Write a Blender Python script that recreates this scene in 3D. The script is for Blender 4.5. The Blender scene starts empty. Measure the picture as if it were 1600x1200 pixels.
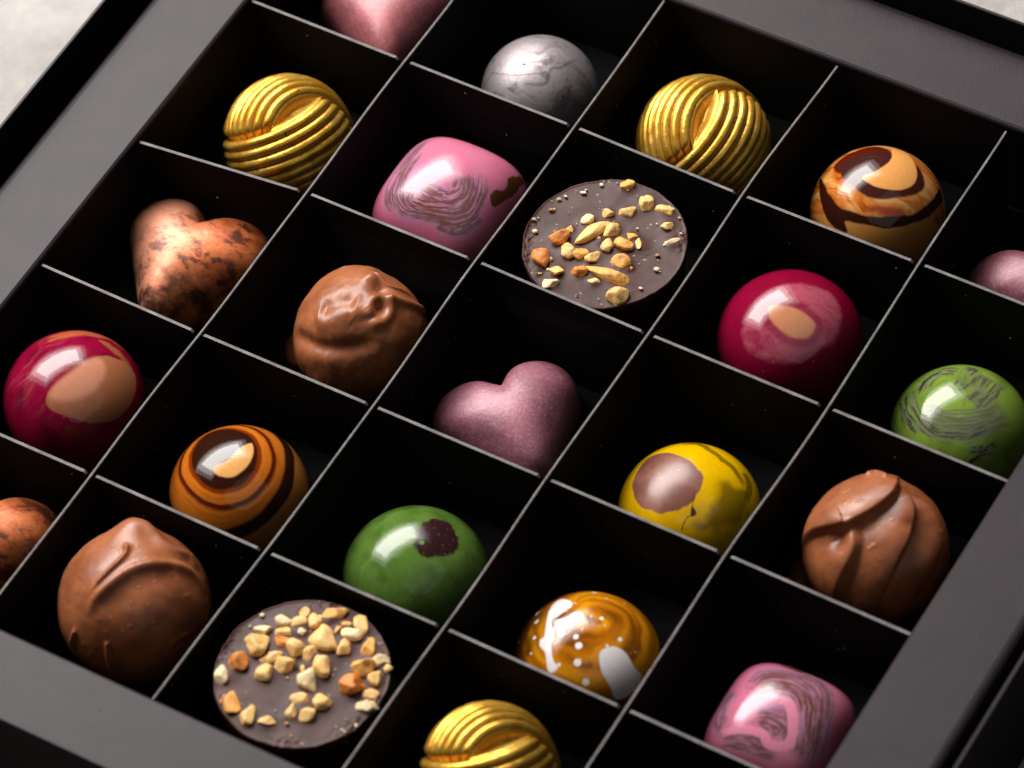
import bpy, bmesh, math
import numpy as np
from mathutils import Matrix, Vector

K = 0.033            # one compartment of the box is 33 mm wide; shapes are laid out in compartments
ZF = -0.61           # floor of the compartments, 20 mm below the divider tops
sc = bpy.context.scene

# ------------------------------------------------------------------ camera, world, lamps
RM = ((0.85907183, 0.50496535, -0.08369936), (-0.35668308, 0.70786258, 0.6096784), (0.36711411, -0.49390339, 0.7882174))
cam_d = bpy.data.cameras.new('camera')
cam = bpy.data.objects.new('camera', cam_d)
sc.collection.objects.link(cam)
M = Matrix(RM).transposed().to_4x4()
M.translation = Vector((8.64036233, -11.62279741, 18.42468605)) * K
cam.matrix_world = M
cam_d.sensor_width = 36.0
cam_d.lens = 7400.27 / 1600 * 36.0
cam_d.clip_start = 0.05
cam_d.clip_end = 20
cam_d.dof.use_dof = True
cam_d.dof.focus_distance = 24.0 * K
cam_d.dof.aperture_fstop = 22
sc.camera = cam

w = bpy.data.worlds.new("World")
sc.world = w
w.use_nodes = True
w.node_tree.nodes['Background'].inputs[0].default_value = (0.9, 0.92, 1.0, 1)
w.node_tree.nodes['Background'].inputs[1].default_value = 0.015

def area(name, direction, dist, long_axis, size, size_y, power, color):
    ld = bpy.data.lights.new(name, 'AREA')
    ld.shape = 'RECTANGLE'
    ld.size, ld.size_y, ld.energy, ld.color = size, size_y, power, color
    o = bpy.data.objects.new(name, ld)
    sc.collection.objects.link(o)
    z = Vector(direction).normalized()
    x = Vector(long_axis)
    x = (x - z * x.dot(z)).normalized()
    y = z.cross(x)
    m = Matrix((x, y, z)).transposed().to_4x4()
    m.translation = z * dist
    o.matrix_world = m
    return o
area('window_softbox', (-0.62, 0.29, 0.73), 0.62, (0.48, 0.90, 0.05), 0.56, 0.27, 4.3, (1.0, 0.965, 0.93))
area('window_softbox_edge', (-0.62, 0.29, 0.73), 0.625, (0.48, 0.90, 0.05), 0.72, 0.40, 3.4, (1.0, 0.965, 0.93))
area('window_softbox_halo', (-0.62, 0.29, 0.73), 0.63, (0.48, 0.90, 0.05), 0.88, 0.52, 2.2, (1.0, 0.965, 0.93))
area('front_fill', (0.55, -0.30, 0.78), 1.25, (0.3, 1.0, 0.0), 1.70, 1.30, 1.7, (1.0, 0.97, 0.95))  # added weak fill lamp from the front right, lifts the shaded sides

vs = sc.view_settings
vs.view_transform = 'Standard'
vs.look = 'None'
vs.exposure = 0
vs.gamma = 1
vs.use_curve_mapping = False
sc.cycles.max_bounces = 8

# ------------------------------------------------------------------ helpers
def lin(r, g, b):
    f = lambda c: (c / 255 / 12.92) if c <= 10.31475 else ((c / 255 + 0.055) / 1.055) ** 2.4
    return np.array([f(r), f(g), f(b)])

def link(o, parent=None):
    sc.collection.objects.link(o)
    if parent is not None:
        o.parent = parent
    return o

def tag(o, label=None, cat=None, group=None, kind=None):
    for k, v in (('label', label), ('category', cat), ('group', group), ('kind', kind)):
        if v:
            o[k] = v
    return o

def node_mat(name, color=(0.5, 0.5, 0.5), rough=0.5, metal=0.0, attr=False, ior=1.5, noise=None, bump=None, mottle=None,
             rnoise=None, coat=0.0):
    m = bpy.data.materials.new(name)
    m.use_nodes = True
    nt = m.node_tree
    b = nt.nodes['Principled BSDF']
    b.inputs['Base Color'].default_value = (*color, 1)
    b.inputs['Roughness'].default_value = rough
    b.inputs['Metallic'].default_value = metal
    b.inputs['IOR'].default_value = ior
    b.inputs['Coat Weight'].default_value = coat
    b.inputs['Coat Roughness'].default_value = 0.08
    tc = nt.nodes.new('ShaderNodeTexCoord')
    def nz(scale, detail=6, rough_=0.6, vec=None):
        n = nt.nodes.new('ShaderNodeTexNoise')
        n.inputs['Scale'].default_value = scale
        n.inputs['Detail'].default_value = detail
        n.inputs['Roughness'].default_value = rough_
        nt.links.new(vec if vec is not None else tc.outputs['Object'], n.inputs['Vector'])
        return n
    col = None
    if attr:
        a = nt.nodes.new('ShaderNodeAttribute'); a.attribute_name = 'Col'
        p = nt.nodes.new('ShaderNodeAttribute'); p.attribute_name = 'Prm'
        s = nt.nodes.new('ShaderNodeSeparateColor')
        nt.links.new(p.outputs['Color'], s.inputs[0])
        nt.links.new(s.outputs[1], b.inputs['Metallic'])
        col = a.outputs['Color']
        rsrc = s.outputs[0]
        if rnoise:
            n = nz(rnoise[0], 4)
            mr = nt.nodes.new('ShaderNodeMapRange')
            mr.inputs['To Min'].default_value = -rnoise[1]
            mr.inputs['To Max'].default_value = rnoise[1]
            nt.links.new(n.outputs[0], mr.inputs['Value'])
            ad = nt.nodes.new('ShaderNodeMath'); ad.operation = 'ADD'; ad.use_clamp = True
            nt.links.new(rsrc, ad.inputs[0]); nt.links.new(mr.outputs[0], ad.inputs[1])
            rsrc = ad.outputs[0]
        nt.links.new(rsrc, b.inputs['Roughness'])
        nt.links.new(col, b.inputs['Base Color'])
    if mottle:                                             # (scale, low factor, high factor)
        n = nz(mottle[0], 8, 0.65)
        mr = nt.nodes.new('ShaderNodeMapRange')
        mr.inputs['From Min'].default_value = 0.3; mr.inputs['From Max'].default_value = 0.7
        mr.inputs['To Min'].default_value = mottle[1]; mr.inputs['To Max'].default_value = mottle[2]
        nt.links.new(n.outputs[0], mr.inputs['Value'])
        mx = nt.nodes.new('ShaderNodeMix'); mx.data_type = 'RGBA'; mx.blend_type = 'MULTIPLY'
        mx.inputs['Factor'].default_value = 1.0
        if col is not None:
            nt.links.new(col, mx.inputs['A'])
        else:
            mx.inputs['A'].default_value = (*color, 1)
        cmb = nt.nodes.new('ShaderNodeCombineColor')
        for i in range(3):
            nt.links.new(mr.outputs[0], cmb.inputs[i])
        nt.links.new(cmb.outputs[0], mx.inputs['B'])
        nt.links.new(mx.outputs['Result'], b.inputs['Base Color'])
    if bump:                                               # list of (scale, height in m)
        last = None
        for scale, dist in bump:
            n = nz(scale, 5, 0.6)
            bp = nt.nodes.new('ShaderNodeBump')
            bp.inputs['Strength'].default_value = 1.0
            bp.inputs['Distance'].default_value = dist
            nt.links.new(n.outputs[0], bp.inputs['Height'])
            if last is not None:
                nt.links.new(last.outputs[0], bp.inputs['Normal'])
            last = bp
        nt.links.new(last.outputs[0], b.inputs['Normal'])
    return m

# ---- numpy noise
_rng = np.random.default_rng(7)
_perm = _rng.permutation(256)
_perm = np.concatenate([_perm, _perm, _perm])
_grad = _rng.normal(size=(256, 3)); _grad /= np.linalg.norm(_grad, axis=1)[:, None]
def noise(P):
    P = np.asarray(P, float)
    Pi = np.floor(P).astype(int); f = P - Pi
    u = f * f * f * (f * (f * 6 - 15) + 10)
    Pi &= 255
    r = 0
    for dx in (0, 1):
        for dy in (0, 1):
            for dz in (0, 1):
                g = _grad[_perm[_perm[_perm[(Pi[:, 0] + dx) & 255] + ((Pi[:, 1] + dy) & 255)] + ((Pi[:, 2] + dz) & 255)]]
                d = (g * (f - np.array([dx, dy, dz]))).sum(1)
                wx = u[:, 0] if dx else 1 - u[:, 0]
                wy = u[:, 1] if dy else 1 - u[:, 1]
                wz = u[:, 2] if dz else 1 - u[:, 2]
                r = r + d * wx * wy * wz
    return r * 1.6
def fbm(P, o=4, g=0.5):
    r = 0; a = 1; s = 0
    for i in range(o):
        r = r + a * noise(P * 2 ** i + 17.3 * i); s += a; a *= g
    return r / s
def n2(m, scale, seed=0.0, o=4, g=0.5):
    return fbm(np.c_[m * scale, np.full(len(m), seed * 7.77 + 0.37)], o, g)
def sstep(a, b, x):
    t = np.clip((x - a) / (b - a), 0, 1); return t * t * (3 - 2 * t)
def mix(a, b, t):
    t = np.asarray(t)
    if t.ndim == 1: t = t[:, None]
    return a * (1 - t) + b * t

def catmull(pts, closed=True, n=6):
    p = np.array(pts, float); out = []
    N = len(p)
    for i in range(N if closed else N - 1):
        if closed:
            a, b, c, d = p[(i - 1) % N], p[i], p[(i + 1) % N], p[(i + 2) % N]
        else:
            a, b, c, d = p[max(i - 1, 0)], p[i], p[i + 1], p[min(i + 2, N - 1)]
        for k in range(n):
            t = k / n
            out.append(0.5 * (2 * b + (c - a) * t + (2 * a - 5 * b + 4 * c - d) * t * t + (3 * b - a - 3 * c + d) * t ** 3))
    if not closed: out.append(p[-1])
    return np.array(out)
def poly_sd(m, pts, smooth=True):
    """signed distance to a closed outline, negative inside"""
    v = catmull(pts) if smooth else np.array(pts, float)
    d = np.full(len(m), 9.0); ins = np.zeros(len(m), bool)
    for i in range(len(v)):
        a, b = v[i], v[(i + 1) % len(v)]
        e = b - a
        t = np.clip(((m - a) @ e) / max(e @ e, 1e-12), 0, 1)
        q = m - a - t[:, None] * e
        d = np.minimum(d, np.hypot(q[:, 0], q[:, 1]))
        c = (a[1] > m[:, 1]) != (b[1] > m[:, 1])
        if abs(e[1]) > 1e-12:
            ins ^= c & (m[:, 0] < e[0] * (m[:, 1] - a[1]) / e[1] + a[0])
    return np.where(ins, -d, d)
def mask(m, pts, soft=0.012, wob=0.0, ws=6, seed=0.0):
    sd = poly_sd(m, pts)
    if wob: sd = sd + wob * n2(m, ws, seed, 4)
    return sstep(soft, -soft, sd)
def line_d(m, pts):
    v = catmull(pts, False, 5); d = np.full(len(m), 9.0); tt = np.zeros(len(m))
    for i in range(len(v) - 1):
        a, b = v[i], v[i + 1]; e = b - a
        t = np.clip(((m - a) @ e) / max(e @ e, 1e-12), 0, 1)
        q = m - a - t[:, None] * e; dd = np.hypot(q[:, 0], q[:, 1])
        k = dd < d; d = np.where(k, dd, d); tt = np.where(k, (i + t) / (len(v) - 1), tt)
    return d, tt

def mesh_from(name, V, F, mats, parent=None, smooth=True, col=None, prm=None, midx=None):
    me = bpy.data.meshes.new(name)
    me.from_pydata([], [], [])
    V = np.asarray(V, float)
    loops = np.concatenate([np.asarray(f, dtype=np.int32).ravel() for f in F]) if isinstance(F, list) else F.ravel().astype(np.int32)
    sizes = np.array([len(f) for f in F]) if isinstance(F, list) else np.full(len(F), F.shape[1])
    me.vertices.add(len(V)); me.vertices.foreach_set('co', (V * K).astype(np.float32).ravel())
    me.loops.add(len(loops)); me.loops.foreach_set('vertex_index', loops)
    me.polygons.add(len(sizes))
    me.polygons.foreach_set('loop_start', np.concatenate([[0], np.cumsum(sizes)[:-1]]).astype(np.int32))
    me.polygons.foreach_set('loop_total', sizes.astype(np.int32))
    me.update(calc_edges=True)
    me.validate()
    me.polygons.foreach_set('use_smooth', np.full(len(me.polygons), smooth))
    if midx is not None:
        me.polygons.foreach_set('material_index', np.asarray(midx, dtype=np.int32))
    for nm, arr in (('Col', col), ('Prm', prm)):
        if arr is not None:
            at = me.color_attributes.new(nm, 'FLOAT_COLOR', 'POINT')
            at.data.foreach_set('color', np.c_[arr, np.ones(len(arr))].astype(np.float32).ravel())
    for mt in (mats if isinstance(mats, (list, tuple)) else [mats]):
        me.materials.append(mt)
    return link(bpy.data.objects.new(name, me), parent)

def polar_grid(nr, nph, th_max, cap=2):
    """rings from the pole to th_max, then cap rings closing the underside"""
    t = np.linspace(0, th_max, nr + 1)[1:]
    ph = np.linspace(0, 2 * np.pi, nph, endpoint=False)
    T, Pp = np.meshgrid(t, ph, indexing='ij')
    T = np.concatenate([[0], T.ravel()]); Pp = np.concatenate([[0], Pp.ravel()])
    i = np.arange(nph)
    tri = np.stack([np.zeros(nph, int), 1 + i, 1 + (i + 1) % nph], 1)
    r = np.arange(nr - 1)[:, None] * nph + 1
    a = r + i; b = r + (i + 1) % nph
    quad = np.stack([a, a + nph, b + nph, b], -1).reshape(-1, 4)
    return T, Pp, tri, quad

def blob(name, pos, a, h0, c1, mat, shape=None, disp=None, paint=None, nr=170, nph=320, skirt=0.0, parent=None):
    """a dome or egg standing on the compartment floor; m is the polar map of its skin (1 = equator)"""
    thm = math.pi / 2 + skirt / 0.36 if skirt else (math.acos(-h0 / c1) if h0 > 0 else math.pi / 2)
    T, Pp, tri, quad = polar_grid(nr, nph, thm)
    rho = T / (math.pi / 2)
    m = np.c_[rho * np.cos(Pp), rho * np.sin(Pp)]
    ax = a * (shape(Pp, T) if shape else 1.0)
    if skirt:
        Tc = np.minimum(T, math.pi / 2); u = np.maximum(T - math.pi / 2, 0) * 0.36
        S_ = np.sin(Tc) * (1 - 0.9 * (u / 0.36) ** 2 * 0.25)
        V = np.c_[ax * S_ * np.cos(Pp), ax * S_ * np.sin(Pp), skirt + c1 * np.cos(Tc) - u]
        h0 = skirt
    else:
        V = np.c_[ax * np.sin(T) * np.cos(Pp), ax * np.sin(T) * np.sin(Pp), h0 + c1 * np.cos(T)]
    if disp is not None:
        n = V - np.array([0, 0, h0]); nn = np.c_[n[:, 0] / a ** 2, n[:, 1] / a ** 2, (np.maximum(n[:, 2], 0) if skirt else n[:, 2]) / c1 ** 2]
        nn /= np.linalg.norm(nn, axis=1)[:, None]
        d = disp(m, V)
        if d.ndim == 1:
            V = V + nn * d[:, None]
        else:
            V = V + d
        V[:, 2] = np.maximum(V[:, 2], 0.0)
    last = V[-nph:].copy(); 
    c, p = paint(m, V) if paint else (np.full((len(V), 3), .5), np.full((len(V), 3), .5))
    nb = len(V)
    low = last.copy(); low[:, 2] = 0
    cen = last.mean(0); cen[2] = 0
    V = np.concatenate([V, low, cen[None]])
    c = np.concatenate([c, c[-nph:], c[-1:]]); p = np.concatenate([p, p[-nph:], p[-1:]])
    i = np.arange(nph); s = nb - nph
    q2 = np.stack([s + i, nb + i, nb + (i + 1) % nph, s + (i + 1) % nph], 1)
    t2 = np.stack([nb + (i + 1) % nph, nb + i, np.full(nph, nb + nph)], 1)
    F = [f for f in tri] + [f for f in quad] + [f for f in q2] + [f for f in t2]
    o = mesh_from(name, V, F, mat, parent, True, c, p)
    o.location = (pos[0] * K, pos[1] * K, (ZF + 0.002) * K)
    return o

def prm(n, rough, metal=0.0):
    return np.c_[np.broadcast_to(rough, (n,)), np.broadcast_to(metal, (n,)), np.zeros(n)]
PAT = {
 'a3_tan_outer': [(0.19, 0.141), (0.135, -0.106), (0.053, -0.287), (0.045, -0.409), (0.116, -0.473), (0.268, -0.465), (0.392, -0.43), (0.552, -0.377), (0.725, -0.182), (0.761, 0.103), (0.665, 0.344), (0.508, 0.438), (0.342, 0.336), (0.247, 0.247)],
 'a3_tan_sheen': [(0.19, 0.121), (0.11, -0.12), (0.053, -0.313), (0.073, -0.379), (0.181, -0.361), (0.306, -0.277), (0.388, -0.128), (0.398, 0.043), (0.331, 0.164), (0.245, 0.196)],
 'a3_stripe': [(0.11, 0.422), (0.173, 0.484), (0.309, 0.483), (0.447, 0.456), (0.54, 0.415), (0.565, 0.347), (0.471, 0.314), (0.381, 0.386), (0.253, 0.374)],
 'a3_dark': [(-0.033, -0.283), (-0.102, -0.143), (-0.078, 0.013), (0.017, 0.124), (0.13, 0.158), (0.065, 0.004), (0.033, -0.158), (0.01, -0.298)],
 'd1_tan': [(-0.109, -0.148), (-0.043, -0.104), (0.09, -0.062), (0.275, -0.073), (0.339, -0.113), (0.338, -0.227), (0.239, -0.302), (0.103, -0.302), (-0.042, -0.243)],
 'd1_ring': [(-0.242, -0.034), (-0.065, 0.178), (0.182, 0.316), (0.439, 0.222), (0.563, -0.071), (0.432, -0.382), (0.22, -0.546), (-0.114, -0.585), (-0.276, -0.43), (-0.269, -0.211)],
 'b3_spot': [(-0.061, -0.177), (0.025, -0.04), (0.043, 0.118), (0.091, 0.211), (0.167, 0.112), (0.194, -0.045), (0.14, -0.191), (0.022, -0.236), (-0.049, -0.219)],
 'b3_dark': [(-0.245, -0.226), (-0.387, -0.064), (-0.425, 0.172), (-0.268, 0.307), (-0.019, 0.325), (0.184, 0.2), (0.287, -0.002), (0.254, -0.183), (0.11, -0.31), (-0.061, -0.313)],
 'b3_r2': [(-0.259, -0.251), (-0.423, -0.062), (-0.58, 0.203), (-0.368, 0.396), (-0.063, 0.429), (0.17, 0.323), (0.346, 0.083), (0.396, -0.133), (0.313, -0.326), (0.124, -0.437), (-0.085, -0.429)],
 'b3_band_in': [(-0.021, 0.53), (0.386, 0.531), (0.584, 0.198), (0.703, -0.179), (0.589, -0.469), (0.155, -0.754), (-0.27, -0.673), (-0.494, -0.355), (-0.55, 0.047), (-0.361, 0.39)],
 'd0_cream': [(-0.048, 0.45), (0.11, 0.473), (0.302, 0.281), (0.367, 0.101), (0.298, -0.062), (0.126, -0.151), (-0.014, -0.153), (-0.082, -0.114), (-0.008, -0.029), (0.047, 0.134), (0.033, 0.257)],
 'd0_dark': [(-0.025, 0.324), (0.083, 0.205), (0.27, 0.352), (0.394, 0.273), (0.475, 0.121), (0.386, -0.076), (0.158, -0.258), (-0.08, -0.261), (-0.329, -0.13), (-0.39, 0.021), (-0.237, 0.169)],
 'd0_band': [(-0.672, -0.109), (-0.328, -0.374), (-0.116, -0.474), (0.256, -0.396), (0.546, -0.137), (0.613, 0.202), (0.598, 0.442), (0.727, 0.334), (0.65, -0.128), (0.388, -0.443), (0.093, -0.541), (-0.081, -0.576), (-0.024, -0.674), (-0.243, -0.658), (-0.424, -0.492)],
 'd0_cap': [(-0.5, -0.003), (-0.446, 0.151), (-0.288, 0.346), (-0.167, 0.408), (-0.009, 0.341), (0.008, 0.211), (-0.191, 0.178), (-0.303, 0.016), (-0.358, -0.13)],
 'd2_brown': [(-0.351, 0.214), (-0.183, 0.189), (0.004, 0.14), (0.141, 0.045), (0.185, -0.139), (0.101, -0.324), (0.027, -0.395), (-0.095, -0.434), (-0.297, -0.417), (-0.459, -0.29), (-0.534, -0.137), (-0.529, 0.107)],
 'd2_olive': [(0.298, 0.129), (0.454, 0.192), (0.592, 0.239), (0.683, 0.086), (0.654, -0.115), (0.5, -0.343), (0.311, -0.413), (0.347, -0.285), (0.353, -0.115)],
 'd2_line': [(-0.203, 0.515), (0.001, 0.569), (0.249, 0.486), (0.464, 0.417), (0.613, 0.312), (0.442, 0.319), (0.261, 0.338), (0.051, 0.36)],
 'd2_crack': [(0.12, -0.067), (0.178, -0.175), (0.198, -0.236), (0.256, -0.276), (0.256, -0.313), (0.208, -0.359), (0.206, -0.437), (0.213, -0.485), (0.203, -0.485), (0.194, -0.423), (0.2, -0.353), (0.22, -0.333), (0.198, -0.278), (0.172, -0.188)],
 'd3_w1': [(-0.439, 0.263), (-0.288, 0.242), (-0.224, 0.164), (-0.272, 0.031), (-0.302, -0.042), (-0.219, -0.158), (-0.178, -0.281), (-0.103, -0.386), (-0.037, -0.427), (-0.06, -0.49), (-0.123, -0.491), (-0.207, -0.354), (-0.295, -0.31), (-0.327, -0.249), (-0.3, -0.198), (-0.372, -0.038), (-0.434, 0.108)],
 'd3_smear_glint': [(-0.29, -0.04), (-0.194, 0.023), (-0.154, 0.108), (-0.092, 0.119), (-0.061, 0.047), (-0.105, -0.05), (-0.179, -0.123)],
 'd3_w2': [(0.253, -0.173), (0.256, -0.099), (0.328, -0.022), (0.445, -0.007), (0.582, -0.056), (0.729, -0.074), (0.727, -0.287), (0.619, -0.432), (0.493, -0.361), (0.342, -0.284)],
 'd3_dots': [(-0.147, -0.137), (-0.01, -0.118), (0.053, -0.181), (0.113, -0.319), (0.263, -0.441), (0.328, 0.069), (0.087, 0.155), (-0.597, 0.066), (-0.496, -0.06), (-0.409, -0.236), (-0.191, 0.512), (-0.379, -0.39), (0.265, -0.056), (-0.696, -0.271), (-0.035, -0.405)],
 'd3_sw': [(0.08, 0.128)],
 'c3_patch': [(0.047, -0.013), (0.022, 0.083), (0.029, 0.238), (0.063, 0.338), (0.151, 0.398), (0.266, 0.35), (0.368, 0.265), (0.402, 0.14), (0.32, -0.012), (0.185, -0.095), (0.095, -0.075)],
 'c3_dot': [(0.114, 0.013)],
 'e1_b1': [(-0.193, -0.23), (-0.04, -0.206), (0.218, -0.044), (0.33, 0.22), (0.5, 0.242), (0.55, 0.041), (0.38, -0.244), (0.157, -0.373), (-0.069, -0.398), (-0.248, -0.334)],
 'e1_b2': [(-0.402, -0.081), (-0.433, 0.108), (-0.356, 0.332), (-0.155, 0.283), (-0.28, 0.161), (-0.293, 0.009), (-0.322, -0.078)],
 'e1_b3': [(-0.156, 0.475), (0.02, 0.572), (0.244, 0.498), (0.218, 0.138), (0.072, -0.028), (-0.039, -0.03), (-0.057, 0.182)],
 'e1_b4': [(-0.498, -0.129), (-0.326, -0.346), (-0.074, -0.511), (-0.292, -0.522), (-0.557, -0.376), (-0.614, -0.19)],
 'e1_b5': [(0.355, -0.563), (0.409, -0.377), (0.539, -0.18), (0.564, -0.3), (0.465, -0.556)],
 'e1_b6': [(-0.014, -0.536), (0.154, -0.467), (0.359, -0.383), (0.226, -0.515), (0.053, -0.58)],
 'b1_reg': [(-0.459, 0.271), (-0.51, -0.059), (-0.395, -0.386), (-0.197, -0.519), (0.23, -0.485), (0.463, -0.33), (0.503, -0.02), (0.369, 0.146), (0.207, 0.15), (0.085, 0.072), (-0.099, 0.102), (-0.176, 0.018), (-0.198, -0.088)],
 'b1_ctr': [(0.028, -0.145)],
 'b1_chip': [(0.492, 0.355), (0.606, 0.585), (0.668, 0.28), (0.604, -0.039), (0.482, 0.017), (0.55, 0.206)],
 'b1_sm': [(-0.39, 0.254), (-0.252, 0.334), (0.001, 0.282), (-0.035, 0.133), (-0.169, 0.076)],
 'e3_reg': [(-0.577, 0.021), (-0.586, -0.348), (-0.165, -0.658), (0.285, -0.575), (0.662, -0.336), (0.47, 0.104), (0.291, 0.433), (0.061, 0.421), (-0.175, 0.37), (-0.344, 0.199)],
 'e3_ctr': [(0.047, -0.227)],
 'e3_loop': [(-0.375, -0.422), (-0.065, -0.297), (0.073, -0.363), (0.24, -0.277), (0.188, -0.108), (0.08, 0.015), (-0.018, 0.01), (-0.039, -0.181)],
 'e3_chip': [(-0.236, 0.479), (-0.179, 0.546), (0.04, 0.577), (-0.051, 0.47)],
 'c0_axis': [(0.063, 0.193), (0.061, -0.198), (0.183, -0.395), (0.21, -0.213), (0.084, -0.701), (-0.405, -0.607), (0.141, 0.277)],
 'a1_axis': [(0.316, 0.467), (0.172, -0.062), (0.119, -0.317), (0.258, 0.053)],
 'd4_axis': [(0.344, 0.274), (0.175, 0.053), (0.071, -0.261)],
 'e1_s1': [(-0.27, -0.318), (-0.031, -0.33), (0.214, -0.225), (0.377, -0.045), (0.458, 0.13)],
 'e1_s1b': [(-0.234, -0.35), (-0.074, -0.421), (0.102, -0.401), (0.261, -0.311), (0.411, -0.101)],
 'e1_s2': [(-0.387, -0.065), (-0.386, 0.108), (-0.293, 0.249), (-0.156, 0.265)],
 'e1_s3': [(-0.053, 0.085), (-0.048, 0.246), (-0.078, 0.482)],
 'e1_s4': [(0.109, -0.026), (0.163, 0.159), (0.158, 0.399)],
 'e1_s5': [(-0.591, -0.1), (-0.396, -0.313), (-0.192, -0.455)],
 'e1_s6': [(0.369, -0.547), (0.468, -0.377), (0.541, -0.221)],
 'e1_s7': [(0.335, -0.446), (0.437, -0.33)],
 'b1_p1': [(-0.34, 0.132), (-0.341, -0.042), (-0.313, -0.228), (-0.255, -0.389), (-0.128, -0.481), (0.122, -0.43), (0.334, -0.319), (0.403, -0.156), (0.373, -0.001), (0.273, 0.142)],
 'b1_p2': [(-0.151, -0.279), (-0.136, -0.379), (0.02, -0.398), (0.218, -0.306), (0.303, -0.177), (0.286, -0.043), (0.208, 0.086)],
 'b1_p3': [(-0.056, -0.248), (0.076, -0.258), (0.183, -0.226), (0.229, -0.107), (0.161, 0.023)],
 'b1_p4': [(0.187, -0.475), (0.352, -0.448), (0.455, -0.326), (0.509, -0.203)],
 'b1_p5': [(-0.385, 0.323), (-0.421, 0.101), (-0.421, -0.144), (-0.38, -0.366), (-0.273, -0.518)],
 'b1_p6': [(-0.1, 0.112), (-0.051, 0.202), (-0.008, 0.29)],
 'b1_p7': [(0.33, 0.201), (0.43, 0.159)],
 'e3_q1': [(-0.315, 0.094), (-0.273, 0.241), (-0.09, 0.343), (0.112, 0.424), (0.297, 0.314), (0.41, 0.12), (0.518, -0.109), (0.552, -0.268)],
 'e3_q2': [(-0.25, 0.096), (-0.109, 0.192), (0.076, 0.218), (0.238, 0.106), (0.335, -0.066), (0.41, -0.243), (0.413, -0.377)],
 'e3_q3': [(-0.462, 0.001), (-0.524, -0.121), (-0.461, -0.305), (-0.357, -0.371)],
 'e3_q4': [(-0.073, -0.225), (0.056, -0.167), (0.153, -0.2), (0.157, -0.323)],
 'e3_q5': [(-0.434, -0.438), (-0.216, -0.406), (0.004, -0.385), (0.083, -0.421)],
 'e3_q6': [(-0.333, -0.511), (-0.11, -0.471), (0.046, -0.48), (0.217, -0.419)],
 'e3_pl': [(-0.401, -0.442), (-0.165, -0.339), (0.014, -0.32), (0.088, -0.388), (0.19, -0.348), (0.256, -0.259), (0.19, -0.094), (0.084, 0.036), (-0.006, 0.021)],
 'd2_l1': [(-0.31, 0.405), (-0.175, 0.521), (-0.005, 0.445), (0.185, 0.389), (0.353, 0.36), (0.538, 0.273)],
 'd2_l2': [(0.402, 0.465), (0.54, 0.364), (0.61, 0.158)],
 'b0_l1': [(0.024, -0.378), (0.19, -0.294), (0.264, -0.229), (0.237, -0.068), (0.32, 0.058), (0.406, 0.354)],
 'b0_l2': [(-0.08, -0.491), (-0.059, -0.426), (-0.015, -0.392)],
 'b0_l3': [(-0.013, -0.1), (0.082, -0.041), (0.178, 0.051)],
 'b0_l4': [(-0.497, -0.304), (-0.19, -0.321), (0.093, -0.213), (0.239, -0.092)],
 'b0_d1': [(0.563, -0.412), (0.523, -0.256), (0.581, -0.14)],
 'b0_d2': [(0.216, -0.202), (0.234, -0.12)],
 'a3_rim': [(-0.347, 0.176), (-0.222, 0.301), (-0.132, 0.431), (-0.005, 0.521), (0.114, 0.659), (0.322, 0.632)],
 'a3_low': [(0.322, -0.586), (0.485, -0.531), (0.61, -0.399)],
 'silver': [(-0.043, -0.526), (0.356, 0.319), (0.043, 0.107)],
 'b4_drip': [(-0.075, 0.149), (-0.007, 0.067), (-0.001, -0.007), (-0.026, -0.122), (-0.068, -0.241), (-0.12, -0.373)],
 'b4_fold': [(-0.084, -0.571), (-0.04, -0.387), (0.033, -0.222), (0.121, -0.047), (0.251, 0.121), (0.401, 0.258), (0.545, 0.349), (0.747, 0.396)],
 'b4_val': [(0.029, -0.495), (0.128, -0.317), (0.227, -0.115), (0.341, 0.052), (0.464, 0.162)],
 'b4_fold2': [(-0.141, 0.43), (0.095, 0.36), (0.263, 0.356), (0.377, 0.477), (0.528, 0.433)],
 'b4_top': [(-0.198, 0.439), (-0.17, 0.278)],
 'b4_d1': [(-0.212, -0.725), (-0.316, -0.882)],
 'b4_d2': [(0.171, -0.678), (0.213, -0.823), (0.273, -1.087)],
 'b4_d3': [(0.876, -0.124), (0.797, -0.26), (0.775, -0.42)],
 'e2_A': [(0.028, 0.348), (0.074, 0.147), (0.032, -0.022), (-0.053, -0.16), (-0.177, -0.272), (-0.326, -0.318), (-0.52, -0.36), (-0.75, -0.42)],
 'e2_Av': [(0.129, 0.092), (0.097, -0.046), (0.029, -0.166), (-0.006, -0.283), (0.031, -0.391)],
 'e2_B': [(-0.093, -0.3), (-0.005, -0.404), (-0.01, -0.574), (-0.056, -0.765), (-0.1, -0.98)],
 'e2_C': [(0.122, 0.265), (0.239, 0.2), (0.327, 0.072), (0.38, -0.11), (0.388, -0.248), (0.4, -0.48), (0.42, -0.75)],
 'e2_Cv': [(0.233, 0.27), (0.352, 0.183), (0.443, 0.05), (0.501, -0.096)],
 'e2_D': [(0.198, 0.346), (0.434, 0.289), (0.583, 0.2), (0.663, 0.05), (0.722, -0.214), (0.8, -0.45)],
 'e2_tip': [(-0.25, 0.373), (-0.204, 0.421), (-0.075, 0.335)],
 'e2_dent': [(-0.164, -0.403), (-0.132, -0.407)],
 'b2_crater': [(0.301, -0.027), (0.312, -0.002)],
 'b2_ring': [(0.254, -0.121), (0.22, -0.001), (0.237, 0.098), (0.322, 0.113), (0.393, 0.045), (0.406, -0.086), (0.351, -0.173)],
 'b2_r1': [(0.277, 0.12), (0.394, 0.207), (0.535, 0.342), (0.716, 0.596)],
 'b2_line': [(-0.056, 0.359), (0.118, 0.316), (0.235, 0.304), (0.339, 0.379), (0.49, 0.504)],
 'b2_knob': [(0.047, 0.26), (0.093, 0.228)],
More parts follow.
